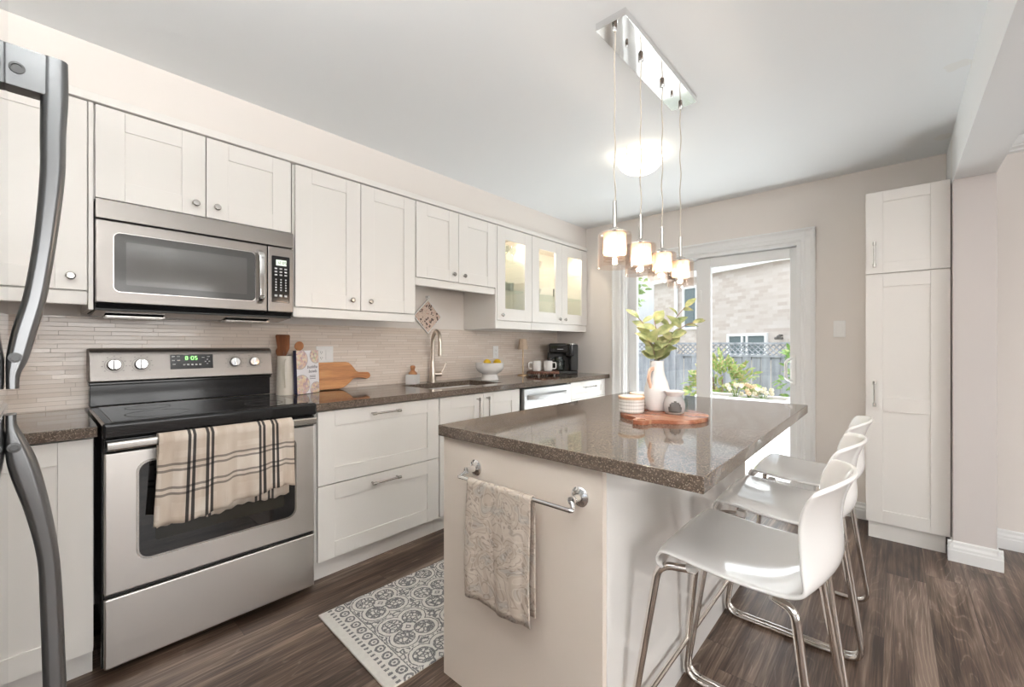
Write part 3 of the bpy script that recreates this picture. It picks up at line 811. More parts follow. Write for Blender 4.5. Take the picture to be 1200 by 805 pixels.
# glazed wall cabinets
def glass_cab(label, y0, y1, doors, side):
    z0, zt = 1.405, 2.172
    t = thing('glass_cabinet', label, 'cabinet', (0.19, (y0+y1)/2, z0))
    bm = new(); carcass(bm, 0.004, 0.364, y0, y1, z0, zt); obj('body', bm, M_cabin, t)
    for a, b, ky in doors:
        bm = new(); shaker(bm, 'x', XU, 0.019, a, b, z0+0.002, zt-0.002, 0.096, 0.098, (), True, 0.098); d = obj('door', bm, M_cab, t)
        bm = new(); box(bm, XU-0.012, XU-0.008, a+0.092, b-0.092, z0+0.095, zt-0.095); obj('glass_pane', bm, M_cabglass, d)
        obj('knob', knob_bm((XU, ky, z0+0.045), (1, 0, 0)), M_nickel, d)
    for zs in (1.665, 1.915):
        bm = new(); box(bm, 0.014, 0.340, y0+0.017, y1-0.017, zs, zs+0.006, 0.001); obj('shelf', bm, M_shelfglass, t)
    bm = new(); box(bm, 0.345, 0.378, y0, y1, 1.338, z0-0.0005, 0.006); obj('light_rail', bm, M_cab, t)
    if side:
        bm = new(); box(bm, 0.004, 0.384, y0-0.0165, y0-0.0015, 1.338, zt, 0.002); obj('side_panel', bm, M_cab, t)
    return t
glass_cab('white wall cabinet with a single glass door, glassware on glass shelves', 2.482, 2.927, [(2.485, 2.9265, 2.535)], True)
glass_cab('white wall cabinet with two glass doors in the corner', 2.930, 3.830, [(2.932, 3.3785, 3.335), (3.3825, 3.828, 3.425)], False)
def cab_light(y):
    d = bpy.data.lights.new('cabinet_light', 'AREA'); d.shape = 'RECTANGLE'; d.size = 0.05; d.size_y = 0.3; d.energy = 2.0; d.color = (1.0, 0.85, 0.70)
    o = bpy.data.objects.new('cabinet_light', d); o.location = (0.30, y, 2.150); o.rotation_euler = (0, radians(-18), 0); COL.objects.link(o)
for y in (2.70, 3.16, 3.60): cab_light(y)
# glassware on the shelves
def tumbler(x, y, z, label):
    bm = new(); lathe(bm, [(0, 0.004), (0.026, 0.004), (0.031, 0.075), (0.033, 0.075), (0.029, 0.0), (0, 0.0)], 18, 0, at(x, y, z))
    return solo('tumbler', bm, M_drinkglass, (x, y, z), label, 'glass', 'tumblers in the glass cabinet')
def wineglass(x, y, z, label):
    bm = new(); lathe(bm, [(0, 0), (0.030, 0), (0.030, 0.002), (0.005, 0.006), (0.004, 0.06), (0.010, 0.068), (0.028, 0.09), (0.034, 0.115), (0.029, 0.145), (0.027, 0.145), (0.032, 0.115), (0.026, 0.092), (0, 0.072)], 18, 0, at(x, y, z))
    return solo('wine_glass', bm, M_drinkglass, (x, y, z), label, 'glass', 'wine glasses in the glass cabinet')
lbt = 'small clear tumbler in a row on the lower shelf of the single glass-door cabinet'
for k, (x, y) in enumerate(((0.27, 2.60), (0.27, 2.685), (0.27, 2.77), (0.20, 2.64), (0.20, 2.73))): tumbler(x, y, 1.671, lbt)
lbw = 'stemmed wine glass on the top shelf of the single glass-door cabinet'
for x, y in ((0.27, 2.62), (0.27, 2.71), (0.27, 2.80)): wineglass(x, y, 1.921, lbw)
def bowl_small(x, y, z, r, h, label):
    bm = new(); lathe(bm, [(0, 0), (r*0.45, 0), (r*0.8, h*0.4), (r, h), (r*0.94, h), (r*0.74, h*0.45), (0, h*0.14)], 24, 0, at(x, y, z))
    return solo('bowl', bm, M_ceramb, (x, y, z), label, 'bowl')
bowl_small(0.22, 3.16, 1.921, 0.085, 0.07, 'beige bowl on the top shelf behind the left door of the double glass cabinet')
bowl_small(0.22, 3.16, 1.671, 0.075, 0.06, 'beige bowl on the lower shelf behind the left door of the double glass cabinet')
bm = new(); box(bm, 0.16, 0.25, 3.54, 3.64, 1.671, 1.78, 0.006)
solo('storage_tin', bm, M_inkd, (0.2, 3.59, 1.671), 'dark grey square tin on the lower shelf behind the right glass door', 'tin')
bm = new()
for k in range(6): lathe(bm, [(0, 0), (0.05, 0), (0.085, 0.010), (0.085, 0.012), (0.05, 0.004), (0, 0.003)], 24, 0, at(0.22, 3.62, 1.4215+k*0.006))
solo('plate', bm, M_ceram, (0.22, 3.62, 1.4215), 'white plates nested on the cabinet floor behind the right glass door', 'plate')

# --- pantry
t = thing('pantry_cabinet', 'tall narrow white shaker pantry cabinet beside the patio door', 'cabinet', (2.82, 3.66, 0))
PX0, PX1, PY = 2.634, 3.008, 3.49
bm = new(); box(bm, PX0+0.002, PX1-0.002, PY+0.021, D-0.004, 0.10, 2.152); obj('body', bm, M_cab, t)
bm = new(); shaker(bm, 'y', PY, 0.019, PX0, PX1, 1.648, 2.154, 0.082, 0.066); d = obj('door', bm, M_cab, t)
obj('handle', bar_handle_bm((2.676, PY, 1.695), (2.676, PY, 1.830), (0, -1, 0)), M_nickel, d)
bm = new(); shaker(bm, 'y', PY, 0.019, PX0, PX1, 0.103, 1.642, 0.082, 0.080, ((0.795, 0.880),)); d = obj('door', bm, M_cab, t)
obj('handle', bar_handle_bm((2.676, PY, 0.835), (2.676, PY, 0.970), (0, -1, 0)), M_nickel, d)
bm = new(); box(bm, PX0+0.012, 2.990, PY+0.022, PY+0.038, 0.0, 0.099); obj('toe_kick', bm, M_cab, t)

# ================================================================== RANGE
RY0, RY1 = 0.158, 0.914
t = thing('range', 'stainless steel electric range with a black glass cooktop', 'range', (0.34, 0.536, 0))
bm = new(); box(bm, 0.030, 0.628, RY0+0.002, RY1-0.004, 0.028, 0.872, 0.004); obj('body', bm, M_black, t)
for x in (0.07, 0.585):
    for y in (RY0+0.05, RY1-0.05):
        bm = new(); lathe(bm, [(0, 0), (0.018, 0), (0.018, 0.01), (0.010, 0.014), (0.010, 0.029), (0, 0.029)], 16, 0, at(x, y, 0)); obj('foot', bm, M_blackm, t)
bm = new(); box(bm, 0.09, 0.682, RY0, RY1, 0.866, 0.924, 0.012, 4)
ck = obj('cooktop', bm, M_black, t)
bm = new(); box(bm, 0.125, 0.650, RY0+0.030, RY1-0.030, 0.9235, 0.9262, 0.001); obj('glass_surface', bm, M_blackglass, ck)
M_ring = mat('burner_ring', (0.05, 0.05, 0.05), 0.25)
for cx_, cy_, r in ((0.27, 0.34, 0.080), (0.27, 0.735, 0.095), (0.51, 0.34, 0.105), (0.51, 0.735, 0.080)):
    bm = new()
    lathe(bm, [(r, 0), (r, 0.0005), (r-0.004, 0.0005), (r-0.004, 0)], 48, 0, at(cx_, cy_, 0.9262))
    obj('burner_ring', bm, M_ring, ck)
# backguard
bm = new(); box(bm, 0.014, 0.088, RY0+0.004, RY1-0.010, 0.925, 1.030, 0.004); box(bm, 0.012, 0.10, RY0+0.002, RY1-0.008, 1.020, 1.034, 0.003); obj('back_riser', bm, M_black, t)
bm = new()
prof = [(0.012, 1.034), (0.118, 1.034), (0.122, 1.044), (0.106, 1.150), (0.096, 1.176), (0.075, 1.187), (0.012, 1.188)]
prism(bm, [(a, b) for a, b in prof], RY0, RY1-0.006, 'y', 0, 0.006, 3)
bg_ = obj('control_panel', bm, M_steelm, t)
# panel face slopes: point on the face for a height
def face(z): return 0.122 - (z-1.044)*(0.016/0.106)
fn = Vector((0.106, 0, 0.016)).normalized()
bm = new()
box(bm, -0.042, 0.030, -0.0885, 0.0885, -0.002, 0.002, 0.0015, 2, 0, frame((face(1.120), 0.533, 1.126), fn, (0, 0, 1)))
dp = obj('display', bm, M_black, bg_)
def on_face(y, z, off=0.0026): return Vector((face(z), y, z)) + fn*off
FXD = Vector((0, 1, 0)); FUP = Vector((-0.016, 0, 0.106)).normalized()
def face_box(bm, y, z, w, h, off=0.0026, mi=0, d=0.0006):
    M = Matrix((FXD, FUP, fn)).transposed().to_4x4(); M.translation = on_face(y, z, off)
    box(bm, -w/2, w/2, -h/2, h/2, 0, d, 0, 2, mi, M)
bm = new()
SEG = {'a': (0, 1, 1, 0), 'b': (1, .5, 0, 1), 'c': (1, -.5, 0, 1), 'd': (0, -1, 1, 0), 'e': (-1, -.5, 0, 1), 'f': (-1, .5, 0, 1), 'g': (0, 0, 1, 0)}
DIG = {'0': 'abcdef', '1': 'bc', '2': 'abged', '3': 'abgcd', '4': 'fgbc', '5': 'afgcd', '6': 'afgedc', '7': 'abc', '8': 'abcdefg', '9': 'abfgcd'}
def digits(put, s, y, z, w, h, gap):
    for ch in s:
        if ch == ':':
            put(y, z+h*0.22, h*0.12, h*0.12); put(y, z-h*0.22, h*0.12, h*0.12); y += gap*0.6; continue
        for sg in DIG[ch]:
            a, b_, hor, ver = SEG[sg]
            put(y+a*w/2, z+b_*h/2, w if hor else h*0.13, h*0.13 if hor else h/2)
        y += gap
digits(lambda a, b_, w, h: face_box(bm, a, b_, w, h), '8:05', 0.510, 1.138, 0.0085, 0.0165, 0.0150); obj('clock_digits', bm, M_green, bg_)
keys = [(a, b_, 0.012, 0.004) for a, b_ in ((0.457, 1.147), (0.478, 1.147), (0.457, 1.127), (0.478, 1.127), (0.459, 1.108), (0.580, 1.140), (0.602, 1.144))]
keys += [(0.500+k*0.0165, 1.105, 0.009, 0.007) for k in range(5)] + [(0.597+a*0.008, 1.119+b_*0.0105, 0.006, 0.005) for a, b_ in ((0, 1), (0, -1), (1, 0), (-1, 0))]
for a, b_, w, h in keys:
    bm = new(); face_box(bm, a, b_, w, h); obj('key_legend', bm, M_ink, bg_)
for y in (0.242, 0.336, 0.720, 0.812):
    Mx = frame(on_face(y, 1.112, -0.001), fn, (0, 0, 1))
    bm = new()
    lathe(bm, [(0.0335, 0.0022), (0.0335, 0.0030), (0.0320, 0.0030), (0.0320, 0.0022)], 36, 1, Mx)
    lathe(bm, [(0, 0), (0.027, 0), (0.026, 0.010), (0.0235, 0.020), (0.021, 0.0225), (0, 0.0225)], 32, 0, Mx)
    box(bm, -0.021, 0.021, -0.0055, 0.0055, 0.020, 0.031, 0.003, 2, 0, Mx)
    for k in range(9):
        a = radians(-130+k*32.5); p = Mx @ Vector((0.041*cos(a), 0.041*sin(a), 0.0026))
        box(bm, -0.0016, 0.0016, -0.003, 0.003, -0.0004, 0.0004, 0, 2, 1, frame(p, fn, (0, 0, 1)))
    obj('knob', bm, [M_chrome, M_inkd], bg_)
# oven door
bm = new(); box(bm, 0.630, 0.656, RY0+0.008, RY1-0.002, 0.298, 0.812, 0.006, 3); od = obj('oven_door', bm, M_steel, t)
bm = new(); box(bm, 0.630, 0.657, RY0+0.008, RY1-0.002, 0.814, 0.862, 0.006); obj('door_top_trim', bm, M_black, od)
def plate_x(bm, x0, x1, yc, zc, w, h, r, mi=0): prism(bm, rrect(w, h, r, 6, yc, zc), x0, x1, 'x', mi)
bm = new(); plate_x(bm, 0.650, 0.6585, 0.540, 0.582, 0.574, 0.378, 0.042); obj('window_bezel', bm, M_nickel, od)
bm = new(); plate_x(bm, 0.6555, 0.6597, 0.540, 0.582, 0.558, 0.362, 0.036); obj('window_surround', bm, M_blackglass, od)
bm = new(); plate_x(bm, 0.6585, 0.6605, 0.540, 0.582, 0.464, 0.250, 0.012); obj('window', bm, M_ovenglass, od)
bm = new()
sweep(bm, [(0.694, RY0+0.014, 0.842), (0.702, RY0+0.10, 0.845), (0.706, 0.536, 0.846), (0.702, RY1-0.10, 0.845), (0.694, RY1-0.014, 0.842)], rrect(0.034, 0.022, 0.009), 0, up=(0, 0, 1))
for y in (RY0+0.032, RY1-0.032): box(bm, 0.655, 0.69, y-0.014, y+0.014, 0.829, 0.857, 0.004)
obj('handle', bm, M_nickel, od)
bm = new(); box(bm, 0.628, 0.640, RY0+0.010, RY1-0.006, 0.286, 0.297); obj('gap_strip', bm, M_blackm, t)
bm = new(); box(bm, 0.630, 0.655, RY0+0.008, RY1-0.002, 0.030, 0.283, 0.006, 3); obj('storage_drawer', bm, M_steel, t)

# plaid tea towel over the oven handle
def cloth(name, mats, path, width, wdir, origin, fold, label, cat, nu=60, edge=None, vcut=0.0, wide=1.0, thick=0.0022):
    """strip of cloth: path = list of (offset along depth, z) down one side and up over the bar; wdir = direction of the width"""
    bm = new(); uvl = bm.loops.layers.uv.new('UVMap')
    L = [0.0]
    for a, b_ in zip(path, path[1:]): L.append(L[-1]+sqrt((a[0]-b_[0])**2+(a[1]-b_[1])**2))
    wd = Vector(wdir); dd = Vector((wd.y, -wd.x, 0)); grid = []; uv = {}
    for k, (dep, zz) in enumerate(path):
        rowv = []
        for i in range(nu+1):
            s = i/nu; off, dz, ds = fold(s, L[k], k/(len(path)-1))
            p = Vector(origin) + wd*(s*width+ds) + dd*(dep+off) + Vector((0, 0, zz+dz))
            v_ = bm.verts.new(p); uv[v_] = (s*width*wide, L[k]-vcut); rowv.append(v_)
        grid.append(rowv)
    for a, b_ in zip(grid, grid[1:]):
        for i in range(nu):
            f = bm.faces.new((a[i], a[i+1], b_[i+1], b_[i]))
            for lp in f.loops: lp[uvl].uv = uv[lp.vert]
    loc = Vector(origin) + wd*width/2
    bmesh.ops.translate(bm, verts=bm.verts, vec=-loc)
    o = obj(name, bm, mats, ang=2.0, wn_=False); o.location = loc
    md = o.modifiers.new('thickness', 'SOLIDIFY'); md.thickness = thick; md.offset = 0
    return tag(o, label, cat)
HZt = 0.870
pth = [(-0.016, 0.515+0.0*k) for k in range(1)]
back = [(-0.024, 0.515+ (0.855-0.515)*k/14) for k in range(15)]
top = [(-0.020+0.023*(1-cos(pi*k/8))-0.004, 0.855+0.0165*sin(pi*k/8)) for k in range(1, 8)]
front = [(0.030-0.006*k/20, 0.855-(0.855-0.560)*k/20) for k in range(21)]
pth = back[:] + top + front
Lb = 0.34
def fold_plaid(s, l, q):
    hang = max(0.0, (l-0.40)/0.30)
    w = 0.011*sin(2*pi*s*3.1+0.5)*hang + 0.007*sin(2*pi*s*6.3+1.7)*hang + 0.004*sin(2*pi*s*11+l*9)*hang
    w = abs(w)*0.8 + w*0.2
    dz = 0.0
    if l > 0.41:
        h2 = min(1.0, (l-0.41)/0.28); k_ = min(1, max(0, (0.56-s)/0.12)); k_ = k_*k_*(3-2*k_)
        dz = h2*(0.008*sin(2*pi*s*2.2+2.0) - 0.003*sin(s*46) - 0.030*k_ + 0.010*s)
    if l < 0.30:
        h2 = 1-l/0.30; dz = h2*(0.006*sin(2*pi*s*2.0) + 0.014*(s-0.5) + 0.003*sin(s*70))
        w = 0.0045*sin(2*pi*s*3.0)*h2
    ds = -0.018*hang*(1-s)**2 + 0.006*hang*s
    return w, dz, ds
cloth('tea_towel', M_plaid, pth, 0.476, (0, 1, 0), (0.706, 0.308, 0), fold_plaid, 'cream linen tea towel with black plaid stripes hanging on the oven handle', 'towel', 80, vcut=0.395)

# ================================================================== MICROWAVE
t = thing('microwave', 'stainless steel over-the-range microwave oven', 'microwave', (0.2, 0.533, 1.345))
MY0, MY1 = 0.160, 0.908
bm = new(); box(bm, 0.006, 0.380, MY0, MY1, 1.345, 1.790, 0.003); obj('body', bm, M_blackm, t)
bm = new(); prism(bm, [(0.20, 1.330), (0.372, 1.345), (0.398, 1.372), (0.380, 1.374), (0.05, 1.374), (0.05, 1.335)], MY0+0.002, MY1-0.002, 'y'); ug = obj('underside', bm, M_black, t)
for y in (0.30, 0.74):
    bm = new(); box(bm, 0.12, 0.27, y-0.10, y+0.10, 1.3275, 1.3315, 0.001, 2, 0, None)
    for k in range(8): box(bm, 0.125+k*0.018, 0.131+k*0.018, y-0.095, y+0.095, 1.3255, 1.328)
    obj('grease_filter', bm, M_nickel, ug)
bm = new(); box(bm, 0.380, 0.412, MY0, MY1, 1.711, 1.790, 0.005); obj('vent_strip', bm, M_steelm, t)
bm = new(); box(bm, 0.380, 0.412, MY0, 0.782, 1.374, 1.706, 0.006); md_ = obj('door', bm, M_steelm, t)
bm = new(); plate_x(bm, 0.408, 0.4132, 0.4705, 1.541, 0.518, 0.244, 0.022); obj('window_bezel', bm, M_nickel, md_)
bm = new(); plate_x(bm, 0.410, 0.4140, 0.4705, 1.541, 0.512, 0.238, 0.020); obj('window_border', bm, M_mwglass2, md_)
bm = new(); plate_x(bm, 0.412, 0.4146, 0.4705, 1.539, 0.440, 0.176, 0.006); obj('window', bm, M_mwglass, md_)
bm = new()
hp = fillet([(0.410, 0.745, 1.672), (0.452, 0.745, 1.655), (0.452, 0.745, 1.435), (0.410, 0.745, 1.418)], 0.03, 6)
sweep(bm, hp, rrect(0.026, 0.016, 0.006), 0, up=(0, 1, 0)); obj('handle', bm, M_chrome, md_)
bm = new(); box(bm, 0.380, 0.412, 0.785, MY1, 1.374, 1.706, 0.005); cp_ = obj('control_panel', bm, M_steelm, t)
bm = new(); plate_x(bm, 0.410, 0.4142, 0.8450, 1.541, 0.086, 0.238, 0.005); obj('keypad', bm, M_black, cp_)
bm = new(); box(bm, 0.4141, 0.4147, 0.822, 0.872, 1.612, 1.641); obj('display', bm, M_lcd, cp_)
bm = new()
digits(lambda a, b_, w, h: box(bm, 0.4146, 0.4151, a-w/2, a+w/2, b_-h/2, b_+h/2), '12:05', 0.832, 1.6265, 0.0055, 0.0125, 0.0098); obj('clock_digits', bm, M_inkd, cp_)
keys = [(0.8155+c_*0.0235, 0.8275+c_*0.0235, 1.560+r*0.016, 1.567+r*0.016) for r in range(3) for c_ in range(3)]
keys += [(0.8185+c_*0.0235, 0.8255+c_*0.0235, 1.482+r*0.0135, 1.489+r*0.0135) for r in range(5) for c_ in range(3)]
keys += [(0.8150+c_*0.0235, 0.8280+c_*0.0235, 1.452, 1.462) for c_ in range(3)]
for a, b_, z0, z1 in keys:
    bm = new(); box(bm, 0.4141, 0.4146, a, b_, z0, z1); obj('key_legend', bm, M_ink, cp_)

# ================================================================== REFRIGERATOR
FY0 = -0.030
t = thing('refrigerator', 'grey stainless refrigerator seen edge-on at the left with two bowed handles', 'refrigerator', (2.02, -0.36, 0))
bm = new(); box(bm, 1.640, 2.395, -0.735, -0.105, 0.02, 1.815, 0.004); obj('body', bm, M_blackm, t)
def fdoor(z0, z1):
    bm = new(); prism(bm, rrect(0.765, 0.070, 0.016, 5, 2.0175, FY0-0.035), z0, z1, 'z', 0, 0.006, 3); return bm
fz = obj('freezer_door', fdoor(1.118, 1.82), M_steelv, t)
fr = obj('fridge_door', fdoor(0.09, 1.108), M_steelv, t)
bm = new(); box(bm, 1.66, 2.375, -0.12, -0.06, 0.0, 0.085, 0.004); obj('kick_grille', bm, M_blackm, t)
HX = 1.767
def fhandle(cen, flip):
    """cen: (y, z, half thickness) down the bow; a bracket closes the deep end"""
    bm = new()
    def cr(p0, p1, p2, p3, q): return tuple(0.5*(2*b+(c_-a)*q+(2*a-5*b+4*c_-d)*q*q+(3*b-a-3*c_+d)*q**3) for a, b, c_, d in zip(p0, p1, p2, p3))
    fine = []
    for i in range(len(cen)-1):
        p0, p1, p2, p3 = cen[max(i-1, 0)], cen[i], cen[i+1], cen[min(i+2, len(cen)-1)]
        fine += [cr(p0, p1, p2, p3, q/5) for q in range(5)]
    fine.append(cen[-1]); cen_ = cen; cen = fine
    pts = [(HX, y, z) for y, z, h in cen]
    sec = rrect(1.0, 1.0, 0.33, 5)
    sweep(bm, pts, sec, 0, up=(1, 0, 0), scale=[(0.036, 2*h) for y, z, h in cen])
    y, z, h = cen[0]
    zb = (z-0.062, z+0.001) if not flip else (z-0.001, z+0.062)
    prism(bm, [(FY0-0.001, zb[0]), (y, zb[0]), (y, zb[1]), (FY0-0.001, zb[1])], HX-0.0165, HX+0.0165, 'x', 0, 0.003, 2)
    zs = z-0.034 if not flip else z+0.034
    lathe(bm, [(0, 0.0), (0.0085, 0.0), (0.0085, 0.001), (0.0055, 0.0012), (0.005, -0.002), (0, -0.002)], 16, 1, frame((HX+0.0172, FY0+0.012, zs), (1, 0, 0)))
    y, z, h = cen_[-3]
    lathe(bm, [(0, 0.0), (0.0075, 0.0), (0.0075, 0.001), (0.0045, 0.0012), (0.004, -0.002), (0, -0.002)], 16, 1, frame((HX+0.0182, y-0.002, z), (1, 0, 0)))
    return bm
up_ = [(0.021, 1.655, 0.015), (0.021, 1.60, 0.0155), (0.0195, 1.54, 0.0145), (0.019, 1.479, 0.0140), (0.0145, 1.41, 0.0130), (0.0085, 1.345, 0.0125), (0.0000, 1.277, 0.0125), (-0.0105, 1.225, 0.0130), (-0.0175, 1.185, 0.0115), (-0.0220, 1.160, 0.0075), (-0.0225, 1.138, 0.0065)]
obj('handle', fhandle(up_, False), [M_handle, M_screw], fz)
lo_ = [(0.0215, 0.455, 0.015), (0.0215, 0.52, 0.0145), (0.0215, 0.60, 0.0135), (0.021, 0.67, 0.0130), (0.0175, 0.80, 0.0125), (0.014, 0.872, 0.0120), (0.0035, 0.945, 0.0135), (-0.0105, 1.012, 0.0155), (-0.0185, 1.05, 0.0120), (-0.0235, 1.08, 0.0060), (-0.0240, 1.099, 0.0055)]
obj('handle', fhandle(lo_, True), [M_handle, M_screw], fr)

# ================================================================== ISLAND
IX0, IX1, IY0, IY1 = 1.531, 2.456, 0.978, 2.494
t = thing('island_cabinet', 'white kitchen island base with plain end panel and glossy side', 'island', (1.86, 1.73, 0))
bm = new(); box(bm, 1.56, 2.172, 1.025, 2.440, 0.10, 0.874); box(bm, 1.62, 2.172, 1.025, 2.440, 0.0, 0.10); obj('body', bm, M_cab, t)
bm = new(); box(bm, 1.533, 2.192, 1.003, 1.0245, 0.0, 0.8745, 0.0015); obj('end_panel', bm, M_endpanel, t)
bm = new(); box(bm, 2.1735, 2.192, 1.0255, 2.4395, 0.0, 0.8745, 0.0015); obj('side_panel', bm, M_island, t)
bm = new(); box(bm, 1.533, 2.192, 2.4405, 2.460, 0.0, 0.8745, 0.0015); obj('end_panel', bm, M_endpanel, t)
for y0 in (1.028, 1.500, 1.972):
    bm = new(); t2 = new(); t2.free()
    shaker(bm, 'x', 0, 0.019, y0, y0+0.466, 0.112, 0.868)
    bmesh.ops.transform(bm, matrix=Matrix.Translation((1.54, 0, 0)) @ Matrix.Diagonal((-1, 1, 1, 1)), verts=bm.verts); bmesh.ops.reverse_faces(bm, faces=bm.faces)
    obj('door', bm, M_cab, t)
bm = new(); box(bm, IX0, IX1, IY0, IY1, 0.875, CT, 0.003)
solo('island_worktop', bm, M_granite, (1.99, 1.73, 0.875), 'polished brown speckled stone top of the kitchen island', 'worktop')
# towel bar and towel
t = thing('towel_bar', 'chrome towel bar on the end panel of the island', 'towel bar', (1.91, 1.003, 0.78))
BY = 0.938; BZ = 0.768
for x in (1.705, 2.122):
    bm = new()
    lathe(bm, [(0, 0), (0.028, 0), (0.028, 0.004), (0.022, 0.009), (0.012, 0.013), (0.009, 0.028), (0.011, 0.034), (0.011, 0.045), (0, 0.047)], 28, 0, frame((x, 1.003, BZ+0.018), (0, -1, 0)))
    obj('wall_mount', bm, M_chrome, t)
bm = new(); tube(bm, fillet([(1.705, 0.962, BZ+0.016), (1.690, 0.950, BZ), (1.690, BY, BZ-0.0), (2.136, BY, BZ-0.0), (2.136, 0.950, BZ), (2.122, 0.962, BZ+0.016)], 0.012, 5), 0.0065, 12)
obj('bar', bm, M_chrome, t)
back = [(-0.010, 0.425+(0.765-0.425)*k/14) for k in range(15)]
top = [(-0.0105*cos(pi*k/8), 0.765+0.0115*sin(pi*k/8)) for k in range(1, 8)]
front = [(0.0105+0.006*sin(pi*k/24), 0.765-(0.765-0.402)*k/20) for k in range(21)]
def fold_p(s, l, q):
    hang = max(0.0, min(1.0, (l-0.36)/0.30)); b2 = max(0.0, 1-l/0.34)
    w = 0.006*sin(2*pi*s*1.6+0.9)*hang + 0.0025*sin(2*pi*s*4)*hang + max(0, s-0.86)*-0.06*hang
    w = max(w, -0.004)
    dz = (-0.006*s + 0.018*(s-0.5))*0 + hang*(0.004*sin(s*9))
    return w - 0.0035*b2, dz, 0.004*hang*sin(6*q)
cloth('hand_towel', M_pais, back+top+front, 0.262, (1, 0, 0), (1.744, BY, 0), fold_p, 'taupe paisley hand towel hanging on the island towel bar', 'towel', 46)

# ================================================================== STOOLS
def make_stool(y, label):
    t = thing('bar_stool', label, 'stool', (2.45, y, 0), 0, 'white counter stools along the island')
    bm = new()
    prof = [(-0.166, 0.596), (-0.176, 0.604), (-0.180, 0.618), (-0.168, 0.630), (-0.135, 0.632), (-0.07, 0.624), (0.0, 0.617), (0.07, 0.614), (0.13, 0.616), (0.178, 0.627), (0.212, 0.650), (0.228, 0.685), (0.226, 0.730), (0.222, 0.775), (0.226, 0.820), (0.238, 0.860), (0.250, 0.884), (0.256, 0.892)]
    nv = 18; n = len(prof); rows = []
    for k, (px, pz) in enumerate(prof):
        q = k/(n-1)
        # half width along the profile
        hw = 0.206
        if k <= 3: hw = 0.186 + 0.016*(k/3)
        if k >= 9:
            hw = {9: 0.206, 10: 0.204, 11: 0.198, 12: 0.191, 13: 0.190, 14: 0.195, 15: 0.199, 16: 0.196, 17: 0.188}[k]
        r = []
        for i in range(nv+1):
            v_ = -1 + 2*i/nv
            back_w = min(1.0, max(0.0, (pz-0.616)/0.06)) if px > 0.1 else 0.0
            dx = -0.062*back_w*abs(v_)**2.0
            dz = 0.011*(1-back_w)*v_*v_ if 3 <= k <= 9 else 0.0
            if k >= 15: dz -= 0.020*abs(v_)**3*(k-14)/3
            if px > 0.1 and k < 12: dz += 0.010*back_w*v_*v_
            if k <= 3: dx += 0.016*abs(v_)**4
            r.append(bm.verts.new((px+dx, v_*hw, pz+dz)))
        rows.append(r)
    for a, b_ in zip(rows, rows[1:]):
        for i in range(nv): bm.faces.new((a[i], b_[i], b_[i+1], a[i+1]))
    bmesh.ops.recalc_face_normals(bm, faces=bm.faces)
    sh = obj('seat_shell', bm, M_plastic, t, True, ang=3.0, wn_=False)
    m1 = sh.modifiers.new('thickness', 'SOLIDIFY'); m1.thickness = 0.011; m1.offset = 1
    m3 = sh.modifiers.new('smooth', 'SUBSURF'); m3.levels = 1; m3.render_levels = 2
    for s in (-1, 1):
        bm = new()
        p = [(-0.085, s*0.150, 0.600), (-0.172, s*0.172, 0.594), (-0.250, s*0.2375, 0.011), (0.232, s*0.2375, 0.011), (0.150, s*0.186, 0.603), (0.108, s*0.165, 0.606)]
        tube(bm, fillet(p, [0.045, 0.055, 0.055, 0.026], 8), 0.0105, 14)
        obj('leg_frame', bm, M_tubechrome, t, True)
    bm = new(); tube(bm, [(-0.2295, -0.221, 0.165), (-0.2295, 0.221, 0.165)], 0.0085, 12); obj('footrest', bm, M_tubechrome, t, True)
    for s in (-1, 1):
        for px, pz in ((-0.088, 0.602), (0.108, 0.604)):
            bm = new(); box(bm, px-0.014, px+0.014, s*0.150-0.014, s*0.150+0.014, pz-0.008, pz+0.014, 0.004); obj('clip', bm, M_whiteplate, t, True)
    return t
st = make_stool(1.33, 'white plastic bar stool nearest the camera, chrome tube legs')
copy_tree(st, (2.45, 1.83, 0), 0, 'middle white plastic bar stool of the three at the island')
copy_tree(st, (2.45, 2.33, 0), 0, 'white plastic bar stool farthest along the island, nearest the patio door')

# ================================================================== RUG
bm = new(); box(bm, 0.0, 0.595, 0.0, 1.16, 0.0, 0.009, 0.003, 2, 0)
for f in bm.faces:
    if f.calc_center_median().z < 0.004: f.material_index = 1
o = obj('rug', bm, [M_rug, M_rugback]); o.location = (0.868, 0.836, 0.0005); o.rotation_euler = (0, 0, radians(-2.2))
tag(o, 'cream and grey medallion rug on the dark plank floor', 'rug')

